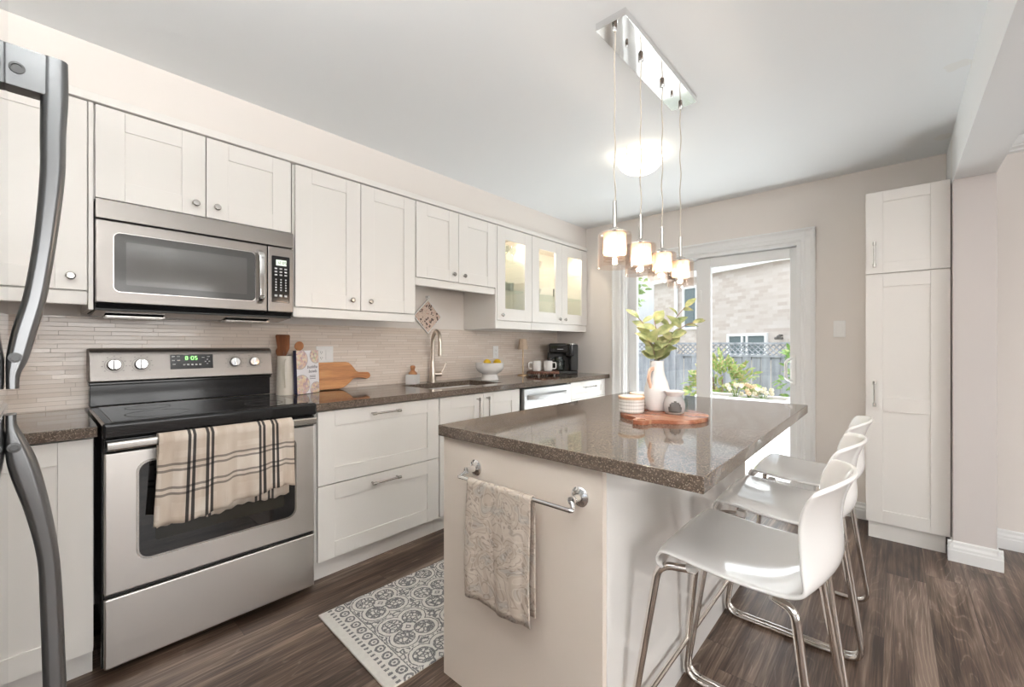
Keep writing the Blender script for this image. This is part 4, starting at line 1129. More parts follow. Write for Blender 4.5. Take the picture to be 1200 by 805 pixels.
# ================================================================== PENDANT LIGHT
t = thing('pendant_light', 'chrome linear canopy with four glass pendant lamps over the island', 'lamp', (1.99, 1.777, ZC))
bm = new(); box(bm, 1.930, 2.052, 1.408, 2.147, 2.385, ZC, 0.001); cn = obj('canopy', bm, M_chrome, t)
bm = new()
for y in (1.545, 1.998): lathe(bm, [(0, 0), (0.006, 0), (0.006, -0.012), (0.004, -0.016), (0, -0.016)], 14, 0, at(1.988, y, 2.385))
obj('canopy_screws', bm, M_chrome, cn)
for k, (x, y) in enumerate(((1.997, 1.431), (1.992, 1.659), (1.988, 1.885), (1.983, 2.120))):
    bm = new()
    lathe(bm, [(0, 0), (0.010, 0), (0.010, -0.018), (0.006, -0.024), (0, -0.024)], 16, 1, at(x, y, 2.385))
    pts = [(x+0.0022*sin(i*0.9+k), y+0.0022*cos(i*1.1+k*2), 2.362-(2.362-1.735)*i/24) for i in range(25)]
    tube(bm, pts, 0.0026, 8, 0)
    cd = obj('pendant', bm, [M_cord, M_chrome], t)
    bm = new(); lathe(bm, [(0, 1.737), (0.0065, 1.737), (0.0075, 1.70), (0.0075, 1.640), (0.022, 1.632), (0.024, 1.624), (0, 1.624)], 18, 0, at(x, y, 0)); obj('rod', bm, M_nickel, cd)
    bm = new(); lathe(bm, [(0.012, 1.620), (0.050, 1.620), (0.0595, 1.615), (0.0622, 1.604), (0.0622, 1.490), (0.0600, 1.490), (0.0598, 1.602), (0.0570, 1.6125), (0.050, 1.617), (0.012, 1.617)], 40, 0, at(x, y, 0)); obj('glass_shade', bm, M_pendglass, cd)
    bm = new(); nr = 72; tm = new(); ra = []; rb_ = []
    for i in range(nr):
        a = 2*pi*i/nr; r = 0.0405 if i % 2 else 0.0385
        ra.append(tm.verts.new((r*cos(a), r*sin(a), 1.614))); rb_.append(tm.verts.new((r*cos(a), r*sin(a), 1.540)))
    for i in range(nr): tm.faces.new((ra[i], ra[(i+1) % nr], rb_[(i+1) % nr], rb_[i]))
    merge(bm, tm, 0, at(x, y, 0)); obj('inner_shade', bm, M_ribs, cd, smooth=False)
    bm = new()
    for zz in (1.540, 1.527, 1.514): lathe(bm, [(0.0385, zz), (0.0410, zz+0.001), (0.0410, zz+0.004), (0.0385, zz+0.005)], 40, 0, at(x, y, 0), True)
    obj('lower_rings', bm, M_pendglass, cd)
    bm = new(); lathe(bm, [(0, 1.622), (0.011, 1.622), (0.011, 1.596), (0, 1.596)], 16, 0, at(x, y, 0)); obj('socket', bm, M_nickel, cd)
    bm = new(); lathe(bm, [(0, 1.595), (0.006, 1.592), (0.009, 1.575), (0.009, 1.556), (0.005, 1.545), (0, 1.543)], 16, 0, at(x, y, 0)); obj('bulb', bm, M_bulb, cd)
    d = bpy.data.lights.new('pendant_bulb_light', 'POINT'); d.energy = PEND; d.color = (1.0, 0.90, 0.78); d.shadow_soft_size = 0.009
    lo = bpy.data.objects.new('pendant_bulb_light', d); lo.location = (x, y, 1.534); COL.objects.link(lo)
# flush ceiling lamp
t = thing('ceiling_lamp', 'frosted glass bowl flush-mount ceiling lamp beyond the pendants', 'lamp', (1.565, 2.56, ZC))
LX, LY = 1.565, 2.56
bm = new(); lathe(bm, [(0, ZC-0.0005), (0.105, ZC-0.0005), (0.105, ZC-0.018), (0, ZC-0.02)], 36, 0, at(LX, LY, 0)); obj('ceiling_plate', bm, M_chrome, t)
bm = new(); pr = [(0.138*sin(a), 2.381-0.090*(1-(1-cos(a)))+0.0*a) for a in [0]]
pr = [(0.0, 2.289)] + [(0.136*sin(pi/2*k/10), 2.375-0.086*cos(pi/2*k/10)) for k in range(1, 11)] + [(0.133, 2.380)]
lathe(bm, pr, 40, 0, at(LX, LY, 0)); obj('glass_bowl', bm, M_bowlglass, t)
for a in (0.4, 2.5, 4.6):
    bm = new(); c = (LX+0.137*cos(a), LY+0.137*sin(a), 2.376); box(bm, -0.010, 0.010, -0.005, 0.005, -0.012, 0.036, 0.002, 2, 0, at(*c) @ Matrix.Rotation(a, 4, 'Z')); obj('clip', bm, M_chrome, t)

# unseen uplighters added as ceiling fill, not lamps of this room
for k, ((x, y), pw_) in enumerate(FILL_UPLIGHTS):
    t = thing('added_uplight', ['added black fill uplighter just behind the camera', 'added black fill uplighter farther behind the camera', 'added black fill uplighter in the living area right of the beam'][k], 'lamp', (x, y, 0), 0, 'added fill uplighters')
    bm = new(); lathe(bm, [(0, 0), (0.14, 0), (0.14, 0.012), (0.10, 0.022), (0, 0.026)], 36, 0); obj('base', bm, M_blackm, t, True)
    bm = new(); tube(bm, [(0, 0, 0.02), (0, 0, 1.70)], 0.012, 12); obj('pole', bm, M_blackm, t, True)
    bm = new(); lathe(bm, [(0, 1.69), (0.05, 1.70), (0.15, 1.76), (0.19, 1.82), (0.185, 1.822), (0.145, 1.766), (0.05, 1.712), (0, 1.705)], 36, 0); obj('bowl', bm, M_blackm, t, True)
    d = bpy.data.lights.new('added_fill_light', 'AREA'); d.shape = 'DISK'; d.size = 0.28; d.energy = pw_; d.color = (1.0, 0.985, 0.96)
    lo = bpy.data.objects.new('added_fill_light', d); lo.location = (x, y, 1.80); lo.rotation_euler = (radians(180), 0, 0); COL.objects.link(lo)

# ================================================================== ON THE ISLAND
BX, BYc = 2.072, 1.690
bm = new(); n = 64; poly = []
R = 0.168; ha = math.asin(0.026/R)
for i in range(n+1):
    a = -pi/2+ha*1.9 + (2*pi-2*ha*1.9)*i/n; poly.append((BX+R*cos(a), BYc+R*sin(a)))
hy = BYc-R-0.060
poly += [(BX-0.030, BYc-R-0.010), (BX-0.027, hy+0.012), (BX-0.018, hy), (BX+0.018, hy), (BX+0.027, hy+0.012), (BX+0.030, BYc-R-0.010)]
t = bmesh.new()
slot = rrect(0.028, 0.034, 0.012, 6, BX, BYc-R-0.030)
def ringed(bm, outer, inner, z0, z1):
    tt = bmesh.new(); V = []
    for z in (z0, z1):
        o_ = [tt.verts.new((a, b_, z)) for a, b_ in outer]; i_ = [tt.verts.new((a, b_, z)) for a, b_ in inner]
        V.append((o_, i_))
    for o_, i_ in V:
        es = [tt.edges.new((o_[k], o_[(k+1) % len(o_)])) for k in range(len(o_))] + [tt.edges.new((i_[k], i_[(k+1) % len(i_)])) for k in range(len(i_))]
        bmesh.ops.triangle_fill(tt, use_beauty=True, use_dissolve=False, edges=es)
    for q in (0, 1):
        A, B = V[0][q], V[1][q]
        for k in range(len(A)): tt.faces.new((A[k], A[(k+1) % len(A)], B[(k+1) % len(A)], B[k]))
    bmesh.ops.recalc_face_normals(tt, faces=tt.faces); merge(bm, tt)
ringed(bm, poly, slot, CT+0.0005, CT+0.0155)
t.free()
solo('serving_board', bm, M_board2, (BX, BYc, CT), 'round reddish wood serving board with a slotted handle on the island', 'board')
ZB = CT+0.016
def canister(x, y, label):
    t = thing('canister', label, 'canister', (x, y, ZB), 0, 'checked ceramic canisters on the serving board')
    bm = new(); lathe(bm, [(0, 0), (0.046, 0), (0.0495, 0.004), (0.050, 0.050), (0.049, 0.054), (0, 0.054)], 40, 0); obj('pot', bm, M_grid, t, True)
    bm = new(); lathe(bm, [(0, 0.0545), (0.0515, 0.0545), (0.0525, 0.057), (0.0525, 0.064), (0.051, 0.066), (0, 0.066)], 40, 0); l_ = obj('lid', bm, M_lid, t, True)
    bm = new(); lathe(bm, [(0, 0.066), (0.046, 0.066), (0.045, 0.0675), (0, 0.0675)], 40, 0); obj('lid_inset', bm, M_ceram, l_, True)
    return t
canister(1.966, 1.628, 'checked white canister with wooden lid at the front of the serving board')
canister(1.950, 1.760, 'checked canister half hidden behind the front canister and the vase')
VX, VY = 2.025, 1.742
t = thing('vase', 'white ceramic bottle vase holding leafy stems on the island', 'vase', (VX, VY, ZB))
bm = new()
vp = [(0, 0), (0.036, 0), (0.041, 0.004), (0.047, 0.030), (0.0515, 0.065), (0.0505, 0.092), (0.044, 0.118), (0.0345, 0.143), (0.0295, 0.165), (0.0278, 0.190), (0.0282, 0.207), (0.0262, 0.208), (0.0250, 0.190), (0.0265, 0.165), (0.031, 0.143), (0.041, 0.116), (0.047, 0.09), (0.047, 0.06), (0.042, 0.02), (0, 0.006)]
lathe(bm, vp, 40, 0, at(VX, VY, ZB)); obj('body', bm, M_ceram, t)
bm = new(); hd = Vector((-0.15, -0.98, 0)).normalized(); c = Vector((VX, VY, ZB))
sweep(bm, fillet([c+hd*0.027+Vector((0, 0, 0.176)), c+hd*0.052+Vector((0, 0, 0.172)), c+hd*0.062+Vector((0, 0, 0.138)), c+hd*0.044+Vector((0, 0, 0.098))], 0.02, 6), rrect(0.016, 0.010, 0.004), 0)
obj('handle', bm, M_tan, t)
# leafy stems: each a thing standing in the vase
def leaf(bm, p, d, nrm, L, Wd, bend, mi):
    d = Vector(d).normalized(); n_ = Vector(nrm); n_ = (n_-d*n_.dot(d)).normalized(); s = d.cross(n_)
    tt = bmesh.new(); N = 9; rows = []
    for k in range(N+1):
        q = k/N; w = Wd*(sin(pi*q**0.85)**0.8)*0.5 + 0.0004
        c = Vector(p) + d*(L*q) + n_*(-bend*q*q*L)
        rows.append([tt.verts.new(c + s*w*e + n_*(abs(e)*w*0.30)) for e in (-1, -0.5, 0, 0.5, 1)])
    for a, b_ in zip(rows, rows[1:]):
        for i in range(4): tt.faces.new((a[i], a[i+1], b_[i+1], b_[i]))
    merge(bm, tt, mi)
CAMR = Vector((cos(0.73), sin(0.73), 0)); CAMF = Vector((-sin(0.73), cos(0.73), 0))
rnd = random.Random(11)
def stem(tip, mid, leaves, label):
    """tip, mid: (sideways, forward, height) measured from the vase mouth"""
    o0 = Vector((VX, VY, ZB+0.208))
    def Pt(a, f, h): return o0 + CAMR*a + CAMF*f + Vector((0, 0, h))
    bx = Vector((rnd.uniform(-0.008, 0.008), rnd.uniform(-0.008, 0.008), 0))
    A, B, C = Vector((VX, VY, ZB+0.05))+bx, Pt(*mid), Pt(*tip)
    A2 = o0 + bx*1.5
    path = [A, A2] + [A2*(1-q)**2 + B*2*q*(1-q) + C*q*q for q in [k/10 for k in range(1, 11)]]
    bm = new(); tube(bm, path, 0.0022, 7, 0, scale=[1.0]*6+[0.8]*6)
    o = solo('leafy_stem', bm, M_stem, tuple(A2), label, 'branch', 'leafy stems in the white vase')
    bm = new()
    leaves = leaves + [(0.16, 1, 0.058, 0.034), (0.10, -1, 0.055, 0.034), (0.04, 0.8, 0.045, 0.030)]
    for q, side, L, wd in leaves:
        L *= 1.15; wd *= 1.12
        i = 1 + q*10; k = int(min(i, 10)); p = path[k].lerp(path[k+1], i-k) if k < 11 else path[-1]
        tg = (path[min(k+1, 11)]-path[k-1]).normalized()
        sd = CAMR*side*rnd.uniform(0.7, 1.1) + CAMF*rnd.uniform(-0.5, 0.5) + Vector((0, 0, rnd.uniform(-0.1, 0.45)))
        d = (tg*0.55 + sd).normalized() if side else tg
        nrm = Vector((0, 0, 1))*rnd.uniform(0.2, 1.0) - CAMF*rnd.uniform(0.5, 1.0)
        leaf(bm, p, d, nrm, L, wd, rnd.uniform(0.1, 0.45), 0)
    obj('leaves', bm, M_leaf, o)
stem((0.120, 0.00, 0.225), (0.03, 0.0, 0.14), [(1.0, 0, 0.055, 0.024), (0.93, 1, 0.055, 0.022), (0.80, -1, 0.045, 0.020), (0.60, 1, 0.065, 0.026), (0.55, -1, 0.060, 0.030), (0.35, 1, 0.060, 0.030)], 'leafy stem whose tip reaches highest, upper right of the vase')
stem((0.150, -0.02, 0.160), (0.05, -0.02, 0.14), [(1.0, 0, 0.045, 0.016), (0.95, -0.4, 0.04, 0.014), (0.80, 1, 0.050, 0.02), (0.70, -1, 0.065, 0.028), (0.50, 1, 0.075, 0.030), (0.35, 1, 0.075, 0.032)], 'leafy stem reaching farthest right, small leaves at its tip')
stem((-0.075, 0.01, 0.180), (-0.015, 0.0, 0.12), [(1.0, -0.5, 0.060, 0.026), (0.98, 0, 0.050, 0.022), (0.85, 1, 0.055, 0.026), (0.72, -1, 0.055, 0.026), (0.50, -1, 0.060, 0.030), (0.30, 1, 0.06, 0.034)], 'leafy stem leaning farthest left out of the vase')
stem((-0.020, -0.03, 0.165), (0.0, -0.02, 0.10), [(1.0, 0.6, 0.075, 0.034), (0.90, 0.8, 0.070, 0.032), (0.75, -1, 0.065, 0.030), (0.60, 1, 0.070, 0.036), (0.45, -1, 0.06, 0.036), (0.28, 1, 0.06, 0.036)], 'upright leafy stem in the middle of the vase, broad leaves')
stem((-0.045, -0.03, 0.085), (-0.015, -0.02, 0.05), [(1.0, -0.6, 0.055, 0.036), (0.9, 0.5, 0.055, 0.036), (0.7, -1, 0.055, 0.040), (0.5, 1, 0.050, 0.036), (0.3, -1, 0.05, 0.03)], 'short leafy stem low on the left of the vase mouth')
stem((0.055, -0.03, 0.095), (0.02, -0.02, 0.05), [(1.0, 0.6, 0.060, 0.030), (0.9, -0.5, 0.055, 0.034), (0.7, 1, 0.055, 0.036), (0.5, -1, 0.050, 0.036), (0.3, 1, 0.05, 0.03)], 'short leafy stem low on the right of the vase mouth')
# wax warmer
WX, WYc = 2.105, 1.722
t = thing('wax_warmer', 'small white ceramic wax warmer with an arched opening beside the vase', 'wax warmer', (WX, WYc, ZB), 0.47)
bm = new(); seg = 48; tm = new(); rings = []
wp = [(0.033, 0.0), (0.038, 0.004), (0.0415, 0.022), (0.0415, 0.036), (0.037, 0.054), (0.030, 0.066), (0.0285, 0.069)]
prof2 = []
for k in range(13):
    z = 0.069*k/12
    for (r0, z0), (r1, z1) in zip(wp, wp[1:]):
        if z0 <= z <= z1+1e-9: prof2.append((r0+(r1-r0)*(z-z0)/(z1-z0), z)); break
for r, z in prof2: rings.append([tm.verts.new((r*cos(2*pi*i/seg), r*sin(2*pi*i/seg), z)) for i in range(seg)])
for k in range(len(rings)-1):
    for i in range(seg):
        a = 2*pi*(i+0.5)/seg; z = (prof2[k][1]+prof2[k+1][1])/2
        da = math.atan2(sin(a+pi/2), cos(a+pi/2))     # opening faces local -y
        if z > 0.008 and (da*0.040/0.027)**2 + ((z-0.010)/0.040)**2 < 1.0: continue
        tm.faces.new((rings[k][i], rings[k][(i+1) % seg], rings[k+1][(i+1) % seg], rings[k+1][i]))
bmesh.ops.solidify(tm, geom=tm.faces[:], thickness=0.004)
merge(bm, tm); lathe(bm, [(0, 0.0), (0.033, 0.0), (0.033, 0.004), (0, 0.004)], 40, 0)
obj('body', bm, M_ceram, t, True)
bm = new(); lathe(bm, [(0, 0.069), (0.028, 0.069), (0.036, 0.080), (0.0375, 0.088), (0.034, 0.090), (0.031, 0.083), (0, 0.074)], 40, 0); obj('dish', bm, M_ceram, t, True)
bm = new(); lathe(bm, [(0.029, 0.0048), (0.0355, 0.010), (0.0365, 0.034), (0.032, 0.053), (0.025, 0.064), (0.024, 0.063), (0.031, 0.052), (0.0355, 0.034), (0.0345, 0.011), (0.028, 0.006)], 40, 0, None, True); obj('dark_inner_shell', bm, M_inkd, t, True)  # dark shell inside the body, makes the opening look dark
bm = new(); lathe(bm, [(0, 0.0045), (0.019, 0.0045), (0.019, 0.018), (0.017, 0.018), (0.016, 0.014), (0, 0.014)], 28, 0); obj('tealight', bm, M_nickel, t, True)
bm = new(); lathe(bm, [(0, 0), (0.022, 0), (0.0225, 0.052), (0.0205, 0.052), (0.020, 0.006), (0, 0.006)], 28, 0, at(2.110, 1.800, ZB))
solo('glass_jar', bm, M_drinkglass, (2.110, 1.800, ZB), 'small clear glass jar behind the wax warmer', 'jar')

# ================================================================== ON THE LONG WORKTOP
ZW = CT+0.0004
CX, CYc = 0.116, 0.979
t = thing('utensil_crock', 'tall beige ceramic pitcher crock holding wooden utensils beside the range', 'crock', (CX, CYc, CT))
bm = new(); lathe(bm, [(0, 0), (0.050, 0), (0.052, 0.004), (0.0475, 0.11), (0.0435, 0.218), (0.0445, 0.226), (0.0415, 0.227), (0.0400, 0.21), (0.044, 0.10), (0.047, 0.012), (0, 0.010)], 40, 0, at(CX, CYc, ZW)); obj('body', bm, M_ceramb, t)
hd = Vector((0.92, -0.39, 0)).normalized(); c = Vector((CX, CYc, ZW)); bm = new()
sweep(bm, fillet([c+hd*0.042+Vector((0, 0, 0.205)), c+hd*0.066+Vector((0, 0, 0.196)), c+hd*0.070+Vector((0, 0, 0.10)), c+hd*0.047+Vector((0, 0, 0.045))], 0.02, 7), rrect(0.013, 0.010, 0.004), 0); obj('handle', bm, M_ceramb, t)
rl = Vector((0.745, 0.667, 0)); ff = Vector((-0.667, 0.745, 0))
def utensil(name, label, base, tip, head, m):
    bm = new(); A = c + rl*base[0] + ff*base[1] + Vector((0, 0, 0.02)); B = c + rl*tip[0] + ff*tip[1] + Vector((0, 0, tip[2]))
    d = (B-A).normalized()
    tube(bm, [A, B], 0.0055, 10)
    nn = -ff; s = d.cross(nn).normalized(); Mx = Matrix((s, d, s.cross(d))).transposed().to_4x4(); Mx.translation = B
    if head == 'spatula':
        prism(bm, [(-0.010, -0.030), (0.010, -0.030), (0.034, 0.010), (0.043, 0.085), (0.038, 0.092), (-0.034, 0.098), (-0.041, 0.092), (-0.034, 0.010)], -0.003, 0.003, 'z', 0, 0.001, 1, Mx)
    else: sphere(bm, (0, 0, 0), 1.0, 0, head[0], head[1], 0.007, 20, 10, Mx @ at(0, head[1]*0.8, 0))
    return solo(name, bm, m, tuple(A), label, 'utensil', 'wooden utensils in the crock')
utensil('wooden_spatula', 'dark wooden spatula with a square head, tallest in the crock', (0.010, -0.01), (-0.006, -0.012, 0.255), 'spatula', M_spoon)
utensil('wooden_spoon', 'dark wooden spoon low on the left of the crock', (0.012, 0.01), (-0.030, -0.004, 0.222), (0.020, 0.030), M_spoon)
utensil('wooden_spoon', 'lighter round-headed wooden spoon leaning right out of the crock', (-0.02, 0.0), (0.058, 0.024, 0.262), (0.027, 0.028), M_spoonl)
# cookbook
p0 = Vector((0.198, 1.012, ZW)); p1 = Vector((0.138, 1.160, ZW)); ux = (p1-p0).normalized(); nx = Vector((-ux.y, ux.x, 0))
if nx.x < 0: nx = -nx
t = thing('cookbook', 'white cookbook with food bowls on its cover, standing against the cutting board', 'book', tuple(p0))
th = 0.105; tilt = Matrix.Rotation(-radians(2.5), 4, 'X')
Mb = Matrix((ux, -nx, Vector((0, 0, 1)))).transposed().to_4x4()      # local: x along cover, y into the book, z up
t.rotation_euler = Mb.to_3x3().to_euler()
BW, BH, BT = 0.168, 0.258, 0.022
def bookpart(name, bm, m, par=t):
    bmesh.ops.transform(bm, matrix=tilt, verts=bm.verts); return obj(name, bm, m, par, True)
bm = new(); box(bm, 0.002, BW, 0.0, 0.0025, 0.002, BH, 0.0006); cov = bookpart('front_cover', bm, M_cover)
bm = new(); box(bm, 0.003, BW-0.004, 0.0026, BT-0.0026, 0.004, BH-0.004); bookpart('pages', bm, M_pages)
bm = new(); box(bm, -0.0015, 0.0018, 0.0, BT, 0.002, BH, 0.0008); box(bm, 0.0019, BW, BT-0.0025, BT, 0.002, BH, 0.0006); bookpart('spine', bm, M_spine)
def text_bm(s, size, loc, M, shear=0.0, ext=0.0004):
    cu = bpy.data.curves.new('lettering', 'FONT'); cu.body = s; cu.size = size; cu.align_x = 'CENTER'; cu.extrude = ext; cu.shear = shear; cu.resolution_u = 3
    o = bpy.data.objects.new('lettering', cu); COL.objects.link(o)
    dg = bpy.context.evaluated_depsgraph_get(); me = bpy.data.meshes.new_from_object(o.evaluated_get(dg))
    bm = new(); bm.from_mesh(me); bmesh.ops.transform(bm, matrix=M @ at(*loc), verts=bm.verts)
    bpy.data.objects.remove(o); bpy.data.curves.remove(cu); bpy.data.meshes.remove(me); return bm
Mt = Matrix(((1, 0, 0, 0), (0, 0, -1, 0), (0, 1, 0, 0), (0, 0, 0, 1)))   # text x,y -> book x,z, facing -y
bm = text_bm('buddha', 0.027, (0.116, 0.150, 0.0005), Mt, 0.25); merge(bm, text_bm('bowls', 0.027, (0.119, 0.124, 0.0005), Mt, 0.25), 0)
for k, zz in enumerate((0.104, 0.096, 0.086)): box(bm, 0.094, 0.140, -0.0006, -0.0002, zz, zz+0.003)
bookpart('title', bm, M_title, cov)
# cutting board leaning on the backsplash
bm = new()
poly = [(1.07, 0.0), (1.33, 0.0)]
poly += [(1.33+0.10*q, 0.000+0.062*q**1.6) for q in (0.25, 0.5, 0.75, 1.0)]
poly += [(1.455, 0.066), (1.500, 0.062), (1.525, 0.056), (1.545, 0.060), (1.556, 0.074), (1.553, 0.092), (1.540, 0.102), (1.500, 0.103), (1.472, 0.104), (1.455, 0.112), (1.430, 0.150), (1.408, 0.172), (1.385, 0.177), (1.07, 0.178), (1.060, 0.17), (1.060, 0.01)]
prism(bm, poly, -0.011, 0.011, 'x', 0, 0.004, 2)
bmesh.ops.transform(bm, matrix=at(0.062, 0, CT+0.0030) @ Matrix.Rotation(radians(-12), 4, 'Y'), verts=bm.verts)
solo('cutting_board', bm, M_board, (0.06, 1.25, CT), 'wooden paddle cutting board lying on edge against the backsplash', 'board')
# square pot with a dish brush
PXc, PYc = 0.085, 1.885
t = thing('square_pot', 'small white square ceramic pot left of the faucet', 'pot', (PXc, PYc, CT), radians(33))
bm = new(); h = 0.040
box(bm, -h, h, -h, h, 0.0004, 0.008, 0.002)
for a in ((-h, -h+0.005, -h, h), (h-0.005, h, -h, h), (-h+0.005, h-0.005, -h, -h+0.005), (-h+0.005, h-0.005, h-0.005, h)): box(bm, a[0], a[1], a[2], a[3], 0.008, 0.072, 0.0012)
obj('body', bm, M_ceram, t, True)
t = thing('dish_brush', 'round wooden dish brush standing in the square white pot', 'brush', (PXc, PYc, CT+0.0085))
bm = new(); lathe(bm, [(0, 0), (0.030, 0), (0.032, 0.045), (0, 0.045)], 24, 0); obj('bristles', bm, M_pages, t, True)
bm = new(); lathe(bm, [(0, 0.0455), (0.032, 0.0455), (0.034, 0.060), (0.031, 0.074), (0.021, 0.084), (0.014, 0.093), (0.016, 0.103), (0.020, 0.115), (0.017, 0.127), (0, 0.131)], 26, 0); obj('knob_grip', bm, M_spoonl, t, True)
# footed bowl with lemons
BXc, BYb = 0.270, 2.515
bm = new()
lathe(bm, [(0, 0), (0.072, 0), (0.074, 0.004), (0.066, 0.030), (0.060, 0.048), (0.066, 0.056), (0.092, 0.068), (0.110, 0.090), (0.116, 0.115), (0.117, 0.143), (0.112, 0.144), (0.109, 0.115), (0.100, 0.092), (0.07, 0.074), (0, 0.066)], 48, 0, at(BXc, BYb, ZW))
solo('fruit_bowl', bm, M_ceram, (BXc, BYb, CT), 'white footed ceramic bowl of lemons on the long worktop', 'bowl')
def lemon(x, y, z, rz, label):
    bm = new(); lathe(bm, [(0, -0.044), (0.005, -0.041), (0.010, -0.036), (0.024, -0.024), (0.031, -0.008), (0.0315, 0.006), (0.026, 0.022), (0.012, 0.034), (0.006, 0.040), (0, 0.043)], 24, 0, Matrix.Rotation(rz, 4, 'Z') @ Matrix.Rotation(radians(85), 4, 'X'))
    o = obj('lemon', bm, M_lemon); o.location = (x, y, z); return tag(o, label, 'lemon', 'lemons in the footed bowl')
lemon(BXc-0.012, BYb-0.018, CT+0.142, 0.4, 'larger yellow lemon on the left in the white bowl')
lemon(BXc+0.040, BYb+0.046, CT+0.143, 1.5, 'yellow lemon on the right in the white bowl')
lemon(BXc-0.035, BYb+0.040, CT+0.104, 0.9, 'yellow lemon sunk behind the other two in the white bowl')
# slim table lamp
t = thing('table_lamp', 'slim brass table lamp with a small beige shade on the worktop', 'lamp', (0.125, 3.11, CT))
bm = new(); lathe(bm, [(0, 0), (0.052, 0), (0.052, 0.006), (0.046, 0.010), (0.006, 0.012), (0, 0.012)], 36, 0, at(0.125, 3.11, ZW)); obj('base', bm, M_brass, t)
bm = new(); tube(bm, [(0.125, 3.11, ZW+0.010), (0.125, 3.11, ZW+0.320)], 0.0055, 12); obj('stem', bm, M_brass, t)
bm = new(); lathe(bm, [(0.052, 0.248), (0.034, 0.348), (0, 0.348), (0, 0.346), (0.032, 0.346), (0.050, 0.248)], 36, 0, at(0.125, 3.11, ZW), True); obj('lamp_shade', bm, M_shade, t)
# riser with mugs
TX, TY = 0.237, 3.278
t = thing('wooden_riser', 'round dark wooden riser with beaded rim and small feet', 'tray', (TX, TY, CT))
bm = new(); lathe(bm, [(0, 0.026), (0.150, 0.026), (0.154, 0.030), (0.154, 0.036), (0.150, 0.040), (0, 0.040)], 48, 0, at(TX, TY, ZW)); top_ = obj('top', bm, M_riser, t)
bm = new()
for k in range(40): sphere(bm, (TX+0.151*cos(2*pi*k/40), TY+0.151*sin(2*pi*k/40), ZW+0.022), 0.0095, 0, u=10, v=6)
obj('beaded_rim', bm, M_riser, top_)
for a in (0.3, 1.87, 3.44, 5.01):
    bm = new(); lathe(bm, [(0, 0), (0.007, 0), (0.010, 0.012), (0.007, 0.026), (0, 0.026)], 14, 0, at(TX+0.115*cos(a), TY+0.115*sin(a), ZW)); obj('foot', bm, M_ceram, t)
def mug(x, y, ang, label):
    t = thing('mug', label, 'mug', (x, y, ZW+0.0402), ang, 'white mugs on the wooden riser')
    bm = new(); lathe(bm, [(0, 0), (0.036, 0), (0.041, 0.005), (0.0425, 0.02), (0.0425, 0.096), (0.0395, 0.097), (0.039, 0.02), (0, 0.008)], 36, 0); obj('cup', bm, M_ceram, t, True)
    bm = new(); sweep(bm, fillet([(0.040, 0, 0.080), (0.076, 0, 0.082), (0.076, 0, 0.020), (0.040, 0, 0.024)], 0.026, 7), rrect(0.011, 0.008, 0.003), 0); obj('handle', bm, M_ceram, t, True)
    return t
mug(TX-0.038, TY-0.050, 0.73+pi, 'white mug on the left of the riser, handle to the left')
mug(TX+0.038, TY+0.030, 0.73, 'white mug on the right of the riser, handle to the right')
# coffee maker
KX, KY = 0.215, 3.625
t = thing('coffee_maker', 'black coffee maker with a glass carafe in the worktop corner', 'coffee maker', (KX, KY, CT), 0.73)
# local: x to the right, -y towards the room
bm = new(); box(bm, -0.140, 0.145, -0.120, 0.115, 0.0005, 0.030, 0.006); box(bm, -0.140, 0.145, -0.005, 0.115, 0.030, 0.225, 0.006); obj('base', bm, M_blackm, t, True)
bm = new(); box(bm, -0.145, 0.075, -0.115, 0.115, 0.205, 0.308, 0.022, 4); obj('brew_head', bm, M_blackglass, t, True)
bm = new(); box(bm, 0.070, 0.148, -0.125, 0.115, 0.030, 0.295, 0.012, 3); hd_ = obj('pod_side', bm, M_blackm, t, True)
bm = new(); lathe(bm, [(0, 0.170), (0.048, 0.170), (0.056, 0.185), (0.056, 0.296), (0, 0.296)], 30, 0, at(0.080, -0.075, 0)); obj('pod_holder', bm, M_black, hd_, True)
bm = new(); sweep(bm, [(0.080+0.060*cos(a), -0.075+0.060*sin(a), 0.300) for a in [pi*0.98+k*pi*1.04/14 for k in range(15)]], rrect(0.010, 0.016, 0.003), 0, up=(0, 0, 1)); lathe(bm, [(0, 0.297), (0.055, 0.297), (0.050, 0.308), (0, 0.311)], 30, 0, at(0.080, -0.070, 0)); obj('pod_lid', bm, M_nickel, hd_, True)
bm = new(); box(bm, -0.06, 0.00, -0.1165, -0.1145, 0.245, 0.251); obj('logo_plate', bm, M_ink, t, True)
ca = bpy.data.objects.new('carafe', None); 
bpy.data.objects.remove(ca)
bm = new(); lathe(bm, [(0, 0.0), (0.055, 0.0), (0.064, 0.015), (0.066, 0.07), (0.058, 0.115), (0.050, 0.128), (0.048, 0.126), (0.056, 0.112), (0.063, 0.07), (0.061, 0.018), (0, 0.004)], 32, 0, at(-0.045, -0.062, 0.031)); cf = obj('carafe', bm, M_drinkglass, t, True)
bm = new(); lathe(bm, [(0, 0.128), (0.052, 0.128), (0.052, 0.140), (0, 0.146)], 32, 0, at(-0.045, -0.062, 0.031)); lathe(bm, [(0.0665, 0.088), (0.0675, 0.088), (0.0675, 0.100), (0.0645, 0.100)], 32, 0, at(-0.045, -0.062, 0.031), True); obj('carafe_lid', bm, M_black, cf, True)
bm = new(); sweep(bm, fillet([(-0.092, -0.092, 0.160), (-0.124, -0.112, 0.160), (-0.124, -0.112, 0.060), (-0.098, -0.096, 0.055)], 0.02, 6), rrect(0.016, 0.010, 0.003), 0); obj('carafe_handle', bm, M_black, cf, True)
bm = new(); lathe(bm, [(0, 0.005), (0.0595, 0.018), (0.0615, 0.060), (0, 0.060)], 32, 0, at(-0.045, -0.062, 0.031)); obj('coffee', bm, M_dark, cf, True)

